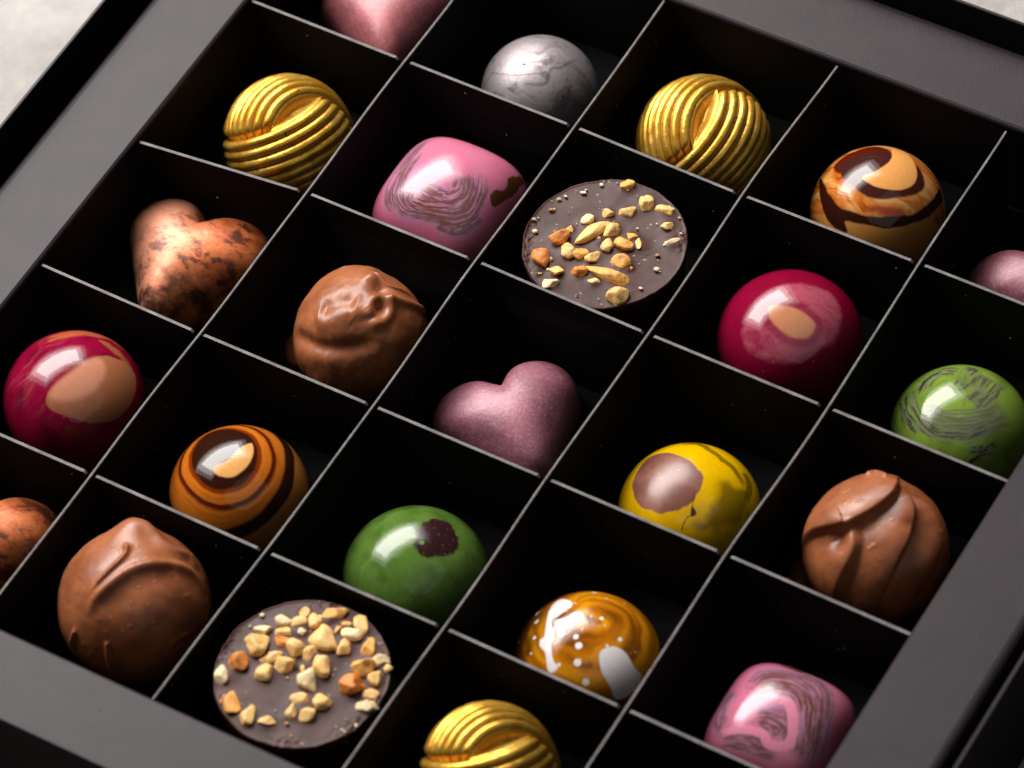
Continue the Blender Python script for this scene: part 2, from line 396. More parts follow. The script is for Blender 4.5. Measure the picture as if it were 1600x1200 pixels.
 'b2_dk': [(0.192, 0.193), (0.224, 0.207)],
 'b2_val': [(-0.218, -0.292), (-0.095, -0.229), (0.012, -0.14), (0.115, -0.101)],
 'b2_rd': [(-0.241, -0.411), (-0.1, -0.325), (0.026, -0.21), (0.15, -0.161), (0.251, -0.203)],
 'b2_low': [(-0.621, -0.526), (-0.249, -0.616), (0.025, -0.604), (0.309, -0.454), (0.486, -0.275)],
}
NUTS_C1 = [(-0.082, 0.372, 0.071, 0.069, 1, 0), (0.061, 0.31, 0.078, 0.098, 0, 0), (0.178, 0.322, 0.106, 0.054, 0, -10), (0.008, 0.226, 0.078, 0.054, 0, 5), (-0.081, 0.173, 0.055, 0.049, 0, 0), (-0.154, 0.087, 0.062, 0.054, 0, 0), (-0.092, 0.036, 0.188, 0.074, 0, 38), (-0.205, -0.004, 0.044, 0.044, 0, 0), (-0.012, 0.079, 0.084, 0.069, 0, 10), (-0.217, -0.084, 0.1, 0.086, 2, 0), (0.021, -0.006, 0.062, 0.089, 0, 0), (0.101, 0.031, 0.093, 0.079, 1, 0), (0.105, 0.093, 0.055, 0.062, 1, 0), (0.161, 0.064, 0.04, 0.089, 0, 0), (-0.028, -0.006, 0.027, 0.054, 2, 0), (-0.143, -0.137, 0.084, 0.079, 0, -20), (-0.071, -0.126, 0.078, 0.069, 1, 20), (-0.003, -0.108, 0.078, 0.069, 0, 0), (-0.239, -0.234, 0.078, 0.111, 2, 0), (0.137, -0.078, 0.093, 0.074, 1, 0), (0.227, 0.236, 0.062, 0.054, 0, 0), (0.298, 0.157, 0.084, 0.03, 0, 30), (-0.131, -0.271, 0.071, 0.069, 0, 0), (-0.018, -0.23, 0.078, 0.069, 2, 0), (0.132, -0.172, 0.239, 0.079, 1, -20), (-0.115, -0.36, 0.078, 0.062, 0, 0), (0.076, -0.245, 0.055, 0.037, 0, 0), (0.242, -0.286, 0.106, 0.103, 0, 0), (-0.206, -0.324, 0.04, 0.022, 0, 0), (0.196, -0.091, 0.033, 0.025, 1, 0)]
NUTS_C4 = [(-0.296, 0.126, 0.089, 0.062, 0, 0), (-0.243, 0.212, 0.093, 0.062, 0, -10), (-0.174, 0.292, 0.062, 0.069, 0, 0), (-0.156, 0.242, 0.093, 0.062, 0, 0), (-0.1, 0.285, 0.062, 0.089, 0, 0), (-0.047, 0.364, 0.128, 0.069, 1, 0), (-0.036, 0.326, 0.055, 0.03, 0, 0), (-0.197, 0.16, 0.084, 0.054, 0, 0), (-0.13, 0.2, 0.066, 0.049, 0, 0), (-0.01, 0.222, 0.166, 0.128, 0, -35), (0.053, 0.342, 0.062, 0.044, 1, 0), (0.024, 0.29, 0.04, 0.049, 1, 0), (-0.279, 0.033, 0.111, 0.118, 0, 0), (-0.171, 0.103, 0.093, 0.069, 2, 0), (-0.1, 0.093, 0.093, 0.094, 0, 0), (-0.029, 0.11, 0.062, 0.103, 0, -30), (0.098, 0.212, 0.071, 0.113, 0, 0), (-0.174, 0.007, 0.106, 0.064, 0, 10), (-0.1, 0.001, 0.089, 0.089, 0, 0), (-0.304, -0.089, 0.089, 0.098, 2, 0), (-0.164, -0.089, 0.075, 0.094, 0, 0), (0.066, 0.079, 0.106, 0.133, 0, 0), (-0.004, 0.029, 0.035, 0.044, 0, 0), (-0.045, 0.011, 0.027, 0.03, 0, 0), (0.056, -0.03, 0.093, 0.118, 0, 0), (-0.321, -0.192, 0.08, 0.113, 0, 0), (-0.206, -0.298, 0.078, 0.123, 1, 10), (-0.252, -0.3, 0.031, 0.054, 2, 0), (-0.094, -0.326, 0.078, 0.103, 0, 0), (0.001, -0.31, 0.08, 0.049, 0, 0), (0.086, -0.134, 0.106, 0.064, 0, 0), (0.172, -0.097, 0.089, 0.084, 0, 20), (0.075, -0.211, 0.058, 0.074, 0, 0), (0.145, -0.189, 0.08, 0.084, 0, 0), (0.099, 0.293, 0.106, 0.069, 0, 0), (0.112, 0.365, 0.066, 0.108, 0, 15), (0.209, 0.269, 0.066, 0.089, 1, 0), (0.286, 0.224, 0.097, 0.064, 0, 0), (0.242, 0.163, 0.106, 0.108, 1, 0), (0.351, 0.211, 0.044, 0.049, 0, 0), (0.335, 0.134, 0.071, 0.079, 0, 30), (0.259, 0.034, 0.133, 0.118, 2, 0), (0.36, 0.043, 0.078, 0.049, 0, 0), (0.39, -0.027, 0.111, 0.074, 0, 0)]

# ------------------------------------------------------------------ materials
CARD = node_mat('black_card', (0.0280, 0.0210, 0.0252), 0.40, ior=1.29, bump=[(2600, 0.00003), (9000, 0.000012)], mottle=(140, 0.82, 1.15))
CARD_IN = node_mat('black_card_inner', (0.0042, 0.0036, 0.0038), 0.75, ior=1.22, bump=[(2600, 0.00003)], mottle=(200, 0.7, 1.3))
EDGE = node_mat('cut_card_edge', (0.17, 0.155, 0.152), 0.7, bump=[(5000, 0.00004)], mottle=(260, 0.45, 1.35))
STONE = node_mat('stone_top', (0.36, 0.335, 0.315), 0.6, bump=[(300, 0.0004)], mottle=(48, 0.60, 1.18))
GLOSS = node_mat('painted_chocolate', attr=True, ior=1.56, rnoise=(260, 0.05), bump=[(110, 0.00005), (700, 0.000014)], mottle=(1500, 0.93, 1.05))
SATIN = node_mat('chocolate_coating', attr=True, ior=1.5, rnoise=(400, 0.06), bump=[(600, 0.00003), (3500, 0.000012)], mottle=(600, 0.86, 1.1))
LUSTRE = node_mat('metallic_lustre', attr=True, ior=1.6, rnoise=(900, 0.08), bump=[(2500, 0.00005)], mottle=(2200, 0.8, 1.15))
CUPM = node_mat('dark_chocolate', attr=True, ior=1.30, rnoise=(300, 0.05), bump=[(600, 0.00002), (3500, 0.000012)], mottle=(500, 0.88, 1.1))
NUTM = node_mat('roasted_nut', attr=True, ior=1.45, bump=[(2200, 0.00012)], mottle=(1500, 0.85, 1.1))

# ------------------------------------------------------------------ the table
g = np.linspace(-40, 40, 41)
X, Y = np.meshgrid(g, g, indexing='ij')
V = np.c_[X.ravel(), Y.ravel(), np.full(X.size, -0.648)]
i, j = np.meshgrid(np.arange(40), np.arange(40), indexing='ij')
a = (i * 41 + j).ravel()
t_o = mesh_from('table_surface', V, np.stack([a, a + 41, a + 42, a + 1], 1), STONE)
tag(t_o, kind='structure')

# ------------------------------------------------------------------ the box and its insert
def ring_profile(name, rect, prof, mats, parent, sides=lambda o: (o, o, o, o)):
    """sweep a closed profile (outward offset, height) round a rectangle with mitred corners; offsets may differ per side"""
    x0, x1, y0, y1 = rect
    V = []
    for o, z in prof:
        l, r, f, b = sides(o)
        V += [(x0 - l, y0 - f, z), (x1 + r, y0 - f, z), (x1 + r, y1 + b, z), (x0 - l, y1 + b, z)]
    n = len(prof); F = []
    for k in range(n):
        for c in range(4):
            a_, b_ = k * 4 + c, k * 4 + (c + 1) % 4
            d_, e_ = ((k + 1) % n) * 4 + c, ((k + 1) % n) * 4 + (c + 1) % 4
            F.append((a_, b_, e_, d_))
    o = mesh_from(name, V, F, mats, parent, False)
    return o

def slab(name, x0, x1, y0, y1, z0, z1, mat, parent):
    V = [(x, y, z) for x in (x0, x1) for y in (y0, y1) for z in (z0, z1)]
    F = [(0, 1, 3, 2), (4, 6, 7, 5), (0, 4, 5, 1), (2, 3, 7, 6), (0, 2, 6, 4), (1, 5, 7, 3)]
    return mesh_from(name, V, F, mat, parent, False)

RECT = (-2.487, 2.500, -2.478, 2.480)
box = link(bpy.data.objects.new('gift_box', None)); box.location = (0, 0, -0.648 * K)
tag(box, 'open black card gift box with thin upright sides resting on the pale stone table', 'box')
def at_box(o):
    o.location = (0, 0, 0.648 * K); return o
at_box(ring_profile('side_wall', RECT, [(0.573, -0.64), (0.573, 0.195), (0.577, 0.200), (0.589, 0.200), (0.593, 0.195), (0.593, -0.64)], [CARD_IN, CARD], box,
                    lambda o: (o, o, o - 0.074, o - 0.067)))
box.children[0].data.polygons.foreach_set('material_index', np.array([1 if k in (1, 2, 3) else 0 for k in range(6) for c in range(4)], dtype=np.int32))
at_box(slab('base', RECT[0] - 0.577, RECT[1] + 0.577, RECT[2] - 0.503, RECT[3] + 0.510, -0.6445, -0.634, CARD_IN, box))

tray = link(bpy.data.objects.new('compartment_tray', None)); tray.location = (0, 0, -0.632 * K)
tag(tray, 'black card tray of square compartments with a wide flat grey rim holding the chocolates', 'tray')
def at_tray(o):
    o.location = (0, 0, 0.632 * K); return o
prof = [(0.000, -0.62), (0.000, 0.012), (0.006, 0.024), (0.018, 0.031), (0.425, 0.031), (0.445, 0.028), (0.462, 0.018), (0.474, 0.000),
        (0.481, -0.025), (0.484, -0.06), (0.484, -0.625), (0.47, -0.625), (0.47, -0.06), (0.42, 0.015), (0.012, 0.015), (0.012, -0.62)]
r_o = at_tray(ring_profile('rim', RECT, prof, [CARD, CARD_IN, EDGE], tray))
mi = []
for k in range(len(prof)):
    for c in range(4):
        mi.append(1 if (k == 0 or k >= 9) else 0)
r_o.data.polygons.foreach_set('material_index', np.array(mi, dtype=np.int32))
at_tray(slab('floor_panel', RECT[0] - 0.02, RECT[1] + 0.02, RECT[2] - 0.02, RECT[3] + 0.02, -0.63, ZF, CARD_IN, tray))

def edge_mat(o):
    me = o.data
    me.update()
    for p in me.polygons:
        if p.normal.z > 0.35:
            p.material_index = 1

TH = 0.0078   # half thickness of the divider card
nodesL = {1: [(-1.525, 2.475), (-1.5263, 1.5135), (-1.5152, 0.5176), (-1.5113, -0.5064), (-1.5132, -1.4914), (-1.516, -2.472)],
          2: [(-0.5079, 2.475), (-0.5043, 1.5131), (-0.5022, 0.5192), (-0.4924, -0.5028), (-0.4929, -1.4957), (-0.5187, -2.472)],
          3: [(0.5147, 2.4735), (0.4924, 1.4964), (0.5057, 0.5017), (0.5025, -0.4998), (0.5073, -1.4851), (0.500, -2.472)],
          4: [(1.4881, 2.4647), (1.4988, 1.5002), (1.5146, 0.4968), (1.5006, -0.5008), (1.5067, -1.4916), (1.505, -2.472)]}
for j_, nd in nodesL.items():
    c = catmull(nd, False, 8)
    V = []; F = []
    rr = np.random.default_rng(j_)
    for q, (x, y) in enumerate(c):
        dz = 0.004 * math.sin(q * 0.7 + j_)
        x += 0.0035 * math.sin(y * 3.1 + j_ * 1.7)
        for s_, z in ((-1, -0.605), (-1, -0.006 + dz), (-0.6, dz), (0.6, dz), (1, -0.006 + dz), (1, -0.605)):
            V.append((x + s_ * TH, y, z))
    n = len(c)
    for q in range(n - 1):
        for e in range(6):
            F.append((q * 6 + e, q * 6 + (e + 1) % 6, (q + 1) * 6 + (e + 1) % 6, (q + 1) * 6 + e))
    F.append(tuple(range(5, -1, -1))); F.append(tuple((n - 1) * 6 + e for e in range(6)))
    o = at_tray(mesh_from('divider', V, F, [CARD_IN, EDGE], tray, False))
    bm_ = bmesh.new(); bm_.from_mesh(o.data); bmesh.ops.recalc_face_normals(bm_, faces=bm_.faces); bm_.to_mesh(o.data); bm_.free()
    edge_mat(o)

nodesS = {1: [(-2.480, 1.5153), (-1.5263, 1.5135), (-0.5043, 1.5131), (0.4924, 1.4964), (1.4988, 1.5002), (2.496, 1.500)],
          2: [(-2.480, 0.420), (-1.5152, 0.5176), (-0.5022, 0.5192), (0.5057, 0.5017), (1.5146, 0.4968), (2.496, 0.4941)],
          3: [(-2.480, -0.4957), (-1.5113, -0.5064), (-0.4924, -0.5028), (0.5025, -0.4998), (1.5006, -0.5008), (2.4918, -0.5098)],
          4: [(-2.480, -1.497), (-1.5132, -1.4914), (-0.4929, -1.4957), (0.5073, -1.4851), (1.5067, -1.4916), (2.496, -1.50)]}
for i_, nd in nodesS.items():
    rr = np.random.default_rng(40 + i_)
    nd = np.array(nd)
    # outline in the plane of the card: slots cut from the top where the long dividers drop in
    top = [(nd[0][0], -0.004)]
    for k in range(1, 5):
        x = nd[k][0]
        a1, a2 = 0.036 + rr.uniform(-.006, .010), 0.026 + rr.uniform(-.004, .006)
        top += [(x - a1 - 0.012, -0.004), (x - a1, -0.018), (x - a1 + 0.004, -0.14), (x + a2 - 0.004, -0.14), (x + a2, -0.008), (x + a2 + 0.006, -0.002)]
    top += [(nd[-1][0], -0.004)]
    out = top + [(nd[-1][0], -0.604), (nd[0][0], -0.604)]
    fy = lambda x: np.interp(x, nd[:, 0], nd[:, 1])
    bm_ = bmesh.new()
    vs_a = [bm_.verts.new((x * K, (fy(x) - TH) * K, z * K)) for x, z in out]
    vs_b = [bm_.verts.new((x * K, (fy(x) + TH) * K, z * K)) for x, z in out]
    n = len(out)
    bm_.faces.new(vs_a); bm_.faces.new(vs_b[::-1])
    for e in range(n):
        bm_.faces.new((vs_a[e], vs_b[e], vs_b[(e + 1) % n], vs_a[(e + 1) % n]))
    bmesh.ops.recalc_face_normals(bm_, faces=bm_.faces)
    bmesh.ops.triangulate(bm_, faces=[f for f in bm_.faces if len(f.verts) > 4])
    me = bpy.data.meshes.new('divider'); bm_.to_mesh(me); bm_.free()
    me.materials.append(CARD_IN); me.materials.append(EDGE)
    o = link(bpy.data.objects.new('divider', me), tray); at_tray(o)
    me.update()
    for p in me.polygons:
        if p.normal.z > 0.35 and p.center.z > -0.05 * K:
            p.material_index = 1

# ------------------------------------------------------------------ paint helpers
MILK = lin(165, 98, 61); MILKD = lin(137, 77, 47); DARK = lin(52, 28, 22); DARKP = lin(72, 50, 50)
def spots(m, n, rmin, rmax, seed, rlim=0.9):
    """mask of small irregular specks scattered on the skin"""
    r = np.random.default_rng(seed); out = np.zeros(len(m))
    for k in range(n):
        q = r.uniform(-rlim, rlim, 2); R_ = r.uniform(rmin, rmax); an = r.uniform(0, 3.14); st = r.uniform(1, 2.4)
        d = m - q; c, s = math.cos(an), math.sin(an)
        e = np.hypot((d[:, 0] * c + d[:, 1] * s) / st, -d[:, 0] * s + d[:, 1] * c)
        out = np.maximum(out, sstep(R_, R_ * 0.5, e))
    return out

def streak(m, ang, sx, sy, seed, warp=0.15, ws=2.5):
    """fine brushed streaks running along a direction, bent by a slow warp"""
    a_ = math.radians(ang); c, s = math.cos(a_), math.sin(a_)
    q = m + warp * np.c_[n2(m, ws, seed + 1), n2(m, ws, seed + 2)]
    u = np.c_[(q[:, 0] * c + q[:, 1] * s) * sx, (-q[:, 0] * s + q[:, 1] * c) * sy]
    return n2(u, 1.0, seed, 5, 0.6)

def stroke(m, key, wd, seed, fine=60, along=2.5, rag=0.6):
    """a brushed stroke along a curve: coverage 0..1 and the value of the bristle streaks in it"""
    v = catmull(PAT[key], False, 5); d, t = line_d(m, PAT[key])
    idx = np.clip((t * (len(v) - 1)).astype(int), 0, len(v) - 2)
    a_ = v[idx]; e = v[idx + 1] - a_; q = m - a_
    s = d * np.sign(e[:, 0] * q[:, 1] - e[:, 1] * q[:, 0])
    s = s + 0.02 * n2(m, 7, seed + 4, 3)
    br = noise(np.c_[t * along, s * fine, np.full(len(m), seed)]) * 0.6 + noise(np.c_[t * along * 2.3, s * fine * 2.1, np.full(len(m), seed + 9.1)]) * 0.5 + 0.25 * n2(m, 16, seed + 5, 3)
    cov = sstep(1.0, 0.55, np.abs(s) / wd + rag * 0.35 * n2(m, 9, seed + 6, 3)) * sstep(-0.02, 0.12, t + 0.12 * br) * sstep(1.02, 0.85, t + 0.12 * br)
    return cov, br

# ------------------------------------------------------------------ ruby domes
RUBY = lin(132, 9, 46); RUBYD = lin(92, 7, 32); TAN_LIT = lin(200, 134, 106); TAND = lin(164, 100, 66)
def paint_ruby_tan(m, V):
    n = len(m)
    c = mix(RUBY[None], RUBYD[None], sstep(-0.1, 0.5, n2(m, 3, 1)))
    c = mix(c, lin(168, 90, 96)[None], 0.45 * sstep(0.0, 0.5, streak(m, 60, 1.5, 9, 3)) * sstep(0.75, 0.35, np.hypot(m[:, 0], m[:, 1])))
    c = mix(c, lin(120, 40, 70)[None], 0.6 * mask(m, PAT['a3_dark'], 0.04, 0.04, 7))
    k, br = stroke(m, 'a3_rim', 0.10, 6, 30)
    c = mix(c, lin(176, 92, 50)[None], k * 0.8)
    k, br = stroke(m, 'a3_low', 0.08, 7, 30)
    c = mix(c, lin(120, 60, 40)[None], k * 0.6)
    st = mask(m, PAT['a3_stripe'], 0.02, 0.05, 7, 2)
    c = mix(c, lin(150, 92, 48)[None], st * 0.9)
    c = mix(c, TAND[None], mask(m, PAT['a3_tan_outer'], 0.012, 0.02, 8, 3))
    c = mix(c, TAN_LIT[None], mask(m, PAT['a3_tan_sheen'], 0.04, 0.015, 4, 5))  # lighter inner tan: softbox reflection painted into the patch
    c = mix(c, lin(190, 130, 110)[None], 0.5 * spots(m, 30, 0.004, 0.010, 5))
    return c, prm(n, 0.10)
def paint_ruby_ring(m, V):
    n = len(m)
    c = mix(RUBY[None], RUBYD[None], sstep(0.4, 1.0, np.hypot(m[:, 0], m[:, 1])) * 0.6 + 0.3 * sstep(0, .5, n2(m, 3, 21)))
    sd = poly_sd(m, PAT['d1_ring']) + 0.05 * n2(m, 4, 22)
    ringc = mix(lin(176, 84, 102)[None], lin(150, 46, 76)[None], sstep(-0.1, 0.4, streak(m, 20, 2, 10, 23, 0.4)))
    c = mix(c, ringc, 0.85 * sstep(0.03, -0.05, sd))
    c = mix(c, lin(120, 14, 50)[None], 0.6 * sstep(0.07, 0.02, np.abs(poly_sd(m, PAT['d1_tan']) - 0.03)))
    c = mix(c, lin(180, 100, 110)[None], 0.35 * sstep(0.015, 0.0, np.abs(sd)) * sstep(0, .4, n2(m, 8, 25)))
    c = mix(c, lin(194, 130, 94)[None], mask(m, PAT['d1_tan'], 0.020, 0.01, 6, 24))
    c = mix(c, lin(200, 130, 120)[None], 0.5 * spots(m, 26, 0.004, 0.009, 6))
    return c, prm(n, 0.09)

# ------------------------------------------------------------------ caramel swirls
CREAM = lin(226, 164, 96); AMB = lin(186, 98, 24); AMBD = lin(120, 46, 8); DK = lin(46, 20, 12)
def ramp(x, stops):
    r = np.zeros((len(x), 3)) + stops[0][1]
    for (a0, c0), (a1, c1) in zip(stops[:-1], stops[1:]):
        r = mix(r, c1[None], sstep(a0, a1, x))
    return r
def paint_caramel_rings(m, V):
    n = len(m)
    sd = poly_sd(m, PAT['b3_dark']) + 0.025 * n2(m, 3, 31)
    ang = np.arctan2(m[:, 1] + 0.05, m[:, 0] - 0.02)
    s = sd + 0.04 * np.sin(ang + 0.6)
    st = streak(np.c_[s * 3, ang * 0.35], 0, 9, 3, 32, 0.08)
    amb = mix(AMB[None], lin(210, 130, 42)[None], 0.6 * sstep(-0.3, 0.6, st))
    amb = mix(amb, AMBD[None], sstep(0.1, 0.7, -st) * 0.5)
    c = np.zeros((n, 3)) + DK
    c = mix(c, AMBD[None], sstep(-0.01, 0.02, s))
    c = mix(c, amb, sstep(0.03, 0.06, s))
    c = mix(c, lin(84, 26, 8)[None], sstep(0.125, 0.145, s) * sstep(0.205, 0.165, s))
    c = mix(c, DK[None], sstep(0.36, 0.40, s + 0.10 * np.cos(ang - 0.3)) )
    c = mix(c, lin(176, 112, 50)[None], sstep(0.50, 0.53, s + 0.10 * np.cos(ang - 0.3)))
    c = mix(c, DK[None], sstep(0.72, 0.75, s) * sstep(0.90, 0.85, s))
    c = mix(c, CREAM[None], mask(m, PAT['b3_spot'], 0.01, 0.008, 6, 33))
    return c, prm(n, 0.07)
def paint_caramel_crescent(m, V):
    n = len(m)
    st = streak(m, -10, 1.6, 8, 41, 0.26, 1.8)
    c = mix(AMB[None], lin(222, 160, 90)[None], sstep(-0.25, 0.35, st))
    c = mix(c, lin(150, 58, 12)[None], sstep(0.05, 0.5, -st))
    # everything below the dark band is plain caramel
    below = sstep(-0.42, -0.50, m[:, 1] + 0.35 * np.maximum(-m[:, 0] - 0.1, 0) - 0.75 * np.maximum(m[:, 0] - 0.15, 0) ** 1.2)
    c = mix(c, lin(188, 128, 62)[None], below)
    band = mask(m, PAT['d0_band'], 0.012, 0.02, 5, 42)
    c = mix(c, DK[None], band)
    c = mix(c, lin(86, 24, 10)[None], mask(m, PAT['d0_cap'], 0.02, 0.03, 5, 43))
    c = mix(c, lin(64, 30, 26)[None], mask(m, PAT['d0_dark'], 0.015, 0.03, 4, 44))
    c = mix(c, lin(230, 160, 88)[None], mask(m, PAT['d0_cream'], 0.010, 0.008, 5, 45))
    return c, prm(n, 0.08)

# ------------------------------------------------------------------ yellow, amber, greens
def paint_yellow(m, V):
    n = len(m)
    c = mix(lin(226, 178, 0)[None], lin(206, 156, 4)[None], sstep(-.3, .4, n2(m, 2, 51)))
    c = mix(c, lin(120, 92, 6)[None], 0.85 * mask(m, PAT['d2_olive'], 0.06, 0.08, 5, 52))
    for nm, wd in (('d2_l1', 0.05), ('d2_l2', 0.06)):
        k, br = stroke(m, nm, wd, 54, 25, 2, 0.3)
        c = mix(c, lin(112, 84, 8)[None], k * 0.85)
    b = mask(m, PAT['d2_brown'], 0.010, 0.03, 9, 55)
    bc = mix(lin(118, 72, 60)[None], lin(146, 96, 80)[None], sstep(-.3, .4, n2(m, 5, 56)))
    c = mix(c, bc, b)
    c = mix(c, lin(58, 30, 10)[None], mask(m, PAT['d2_crack'], 0.006, 0.004, 14, 57))
    c = mix(c, lin(220, 190, 120)[None], 0.7 * spots(m, 22, 0.004, 0.010, 8))
    return c, prm(n, 0.16 + 0.14 * b)
def paint_amber(m, V):
    n = len(m)
    q = m - np.array(PAT['d3_sw'][0])
    r = np.hypot(q[:, 0], q[:, 1]); an = np.arctan2(q[:, 1], q[:, 0])
    w_ = r + 0.10 * n2(m, 3, 61) + 0.03 * an
    ring = noise(np.c_[w_ * 10, an * 0.5, np.full(n, 3.3)])
    c = mix(lin(176, 102, 12)[None], lin(216, 144, 20)[None], sstep(-0.1, 0.5, ring))
    c = mix(c, lin(104, 54, 8)[None], 0.85 * sstep(0.05, 0.6, -ring))
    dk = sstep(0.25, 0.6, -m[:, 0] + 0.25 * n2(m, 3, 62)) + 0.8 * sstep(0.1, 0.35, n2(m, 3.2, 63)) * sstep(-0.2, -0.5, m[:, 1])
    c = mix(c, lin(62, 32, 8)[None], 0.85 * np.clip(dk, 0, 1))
    w2 = poly_sd(m, PAT['d3_w2'])
    c = mix(c, lin(214, 136, 20)[None], 0.85 * sstep(0.08, 0.04, w2 + 0.03 * n2(m, 5, 64)) * sstep(0.4, 0.2, m[:, 0]))
    wh = np.maximum.reduce([mask(m, PAT['d3_w1'], 0.010, 0.006, 8, 65), 0.8 * mask(m, PAT['d3_smear_glint'], 0.02, 0.01, 8, 66), sstep(0.008, -0.008, w2)])  # the middle mask is white smear plus a highlight painted in
    R_ = [.034, .026, .034, .036, .036, .022, .02, .030, .026, .020, .026, .014, .014, .014, .018]
    for (x, y), rr in zip(PAT['d3_dots'], R_):
        wh = np.maximum(wh, sstep(rr * 1.1, rr * 0.8, np.hypot(m[:, 0] - x, m[:, 1] - y)))
    wh = np.maximum(wh, 0.8 * spots(m, 30, 0.005, 0.010, 9))
    c = mix(c, lin(242, 236, 236)[None], wh)
    return c, prm(n, 0.07)
def paint_green_patch(m, V):
    n = len(m)
    c = mix(lin(84, 114, 46)[None], lin(62, 90, 32)[None], sstep(-0.2, 0.45, n2(m, 4, 71, 5)))
    c = mix(c, lin(108, 140, 66)[None], 0.4 * sstep(0.1, 0.5, streak(m, 70, 2, 12, 72)))
    pm = mask(m, PAT['c3_patch'], 0.014, 0.05, 14, 73)
    pc = mix(lin(46, 24, 26)[None], lin(96, 66, 50)[None], sstep(0.25, 0.45, n2(m, 45, 74)))
    c = mix(c, pc, pm)
    x, y = PAT['c3_dot'][0]
    c = mix(c, lin(92, 140, 50)[None], sstep(0.026, 0.016, np.hypot(m[:, 0] - x, m[:, 1] - y)))
    c = mix(c, lin(150, 170, 110)[None], 0.5 * spots(m, 26, 0.004, 0.009, 10))
    return c, prm(n, 0.11 + 0.06 * pm)
def paint_green_marble(m, V):
    n = len(m)
    c = mix(lin(122, 150, 54)[None], lin(98, 126, 40)[None], sstep(-0.2, 0.4, n2(m, 3, 81)))
    grey = lin(110, 112, 88); blk = lin(48, 40, 44)
    for q_, (nm, wd, gk, bk) in enumerate((('e1_s1', .16, .8, .35), ('e1_s1b', .07, .8, .7), ('e1_s4', .15, .8, .55), ('e1_s2', .09, .7, .9), ('e1_s3', .08, .7, .8),
                                           ('e1_s5', .12, .7, .9), ('e1_s6', .05, .9, 1.0), ('e1_s7', .035, .9, .9))):
        k, br = stroke(m, nm, wd * 1.2, 82 + q_, 30, 1.6)
        c = mix(c, grey[None], gk * k * sstep(-0.5, -0.05, br))
        c = mix(c, blk[None], bk * k * sstep(-0.04, 0.20, br))
    return c, prm(n, 0.08)

# ------------------------------------------------------------------ pink marbled squares
PINK = lin(204, 112, 140); LAV = lin(172, 122, 152); BRN = lin(108, 66, 52)
def brushed_pink(m, strokes, seed):
    n = len(m)
    c = mix(PINK[None], lin(196, 98, 128)[None], sstep(-.2, .5, n2(m, 2, seed + 5)))
    lav = np.zeros(n)
    for q_, (nm, wd, bk) in enumerate(strokes):
        k, br = stroke(m, nm, wd * 1.5, seed + q_, 40)
        lav = np.maximum(lav, k)
    c = mix(c, LAV[None], 0.8 * lav)
    for q_, (nm, wd, bk) in enumerate(strokes):
        k, br = stroke(m, nm, wd, seed + q_, 46, 2.6)
        c = mix(c, lin(112, 84, 96)[None], k * sstep(-0.35, 0.10, br) * 0.65)
        c = mix(c, BRN[None], bk * k * sstep(-0.16, 0.14, br + 0.30 * n2(m, 5, seed + 30)))
    return c
def paint_pink_a(m, V):
    c = brushed_pink(m, (('b1_p5', .09, .7), ('b1_p1', .10, .8), ('b1_p2', .10, .95), ('b1_p3', .10, .7), ('b1_p4', .08, .7)), 90)
    ch = mask(m, PAT['b1_chip'], 0.012, 0.05, 6, 97)
    c = mix(c, lin(84, 50, 22)[None], ch)
    return c, prm(len(m), 0.13 + 0.1 * ch)
def paint_pink_b(m, V):
    c = brushed_pink(m, (('e3_q3', .10, .6), ('e3_q1', .10, .7), ('e3_q2', .16, 1.0), ('e3_q4', .14, .8), ('e3_q5', .04, .6), ('e3_q6', .09, .7)), 120)
    k, br = stroke(m, 'e3_pl', 0.055, 133, 20, 2, 0.3)
    c = mix(c, lin(222, 136, 160)[None], 0.9 * sstep(0.2, 0.6, k))
    c = mix(c, lin(96, 56, 24)[None], mask(m, PAT['e3_chip'], 0.012, 0.03, 6, 107))
    return c, prm(len(m), 0.13)

def squircle(p, rot):
    """plan of a square with soft corners: returns a radius factor per direction, larger towards the base"""
    def f(ph, T):
        q = ph - math.radians(rot)
        r = 1 / (np.abs(np.cos(q)) ** p + np.abs(np.sin(q)) ** p) ** (1 / p)
        r = r / (2 ** (0.5 - 1 / p))
        return 1 + (r - 1) * sstep(0.0, 1.3, T)
    return f

# ------------------------------------------------------------------ truffles
def ridge(m, key, w, amp, taper=True, crease=False):
    d, t = line_d(m, PAT[key])
    k = np.exp(-(d / w) ** 2) if not crease else np.exp(-np.abs(d) / w)
    if taper: k = k * sstep(0, 0.18, t) * sstep(1.0, 0.75, t)
    return amp * k
def side_step(m, key, w, amp):
    """a fold: the skin drops on one side of the line"""
    v = catmull(PAT[key], False, 5); d, t = line_d(m, PAT[key])
    idx = np.clip((t * (len(v) - 1)).astype(int), 0, len(v) - 2)
    a_ = v[idx]; e = v[idx + 1] - a_; q = m - a_
    side = np.sign(e[:, 0] * q[:, 1] - e[:, 1] * q[:, 0])
    s = side * d
    return amp * (1 / (1 + np.exp(-s / w))) * np.exp(-(d / (6 * w)) ** 2) * sstep(0, 0.2, t) * sstep(1.0, 0.7, t)
def fold(m, key, amp, w, wide):
    """a pleat: rises gently to a crest on one side of the line and falls off steeply on the other"""
    v = catmull(PAT[key], False, 5); d, t = line_d(m, PAT[key])
    idx = np.clip((t * (len(v) - 1)).astype(int), 0, len(v) - 2)
    a_ = v[idx]; e = v[idx + 1] - a_; q = m - a_
    s = d * np.sign(e[:, 0] * q[:, 1] - e[:, 1] * q[:, 0])
    hi = np.exp(-(s / wide) ** 2)
    lo = (1 - 1.75 * sstep(0.0, w, s)) * np.exp(-(s / wide) ** 2)
    return amp * np.where(s > 0, lo, hi) * sstep(-0.15, 0.15, t) * sstep(1.08, 0.75, t)
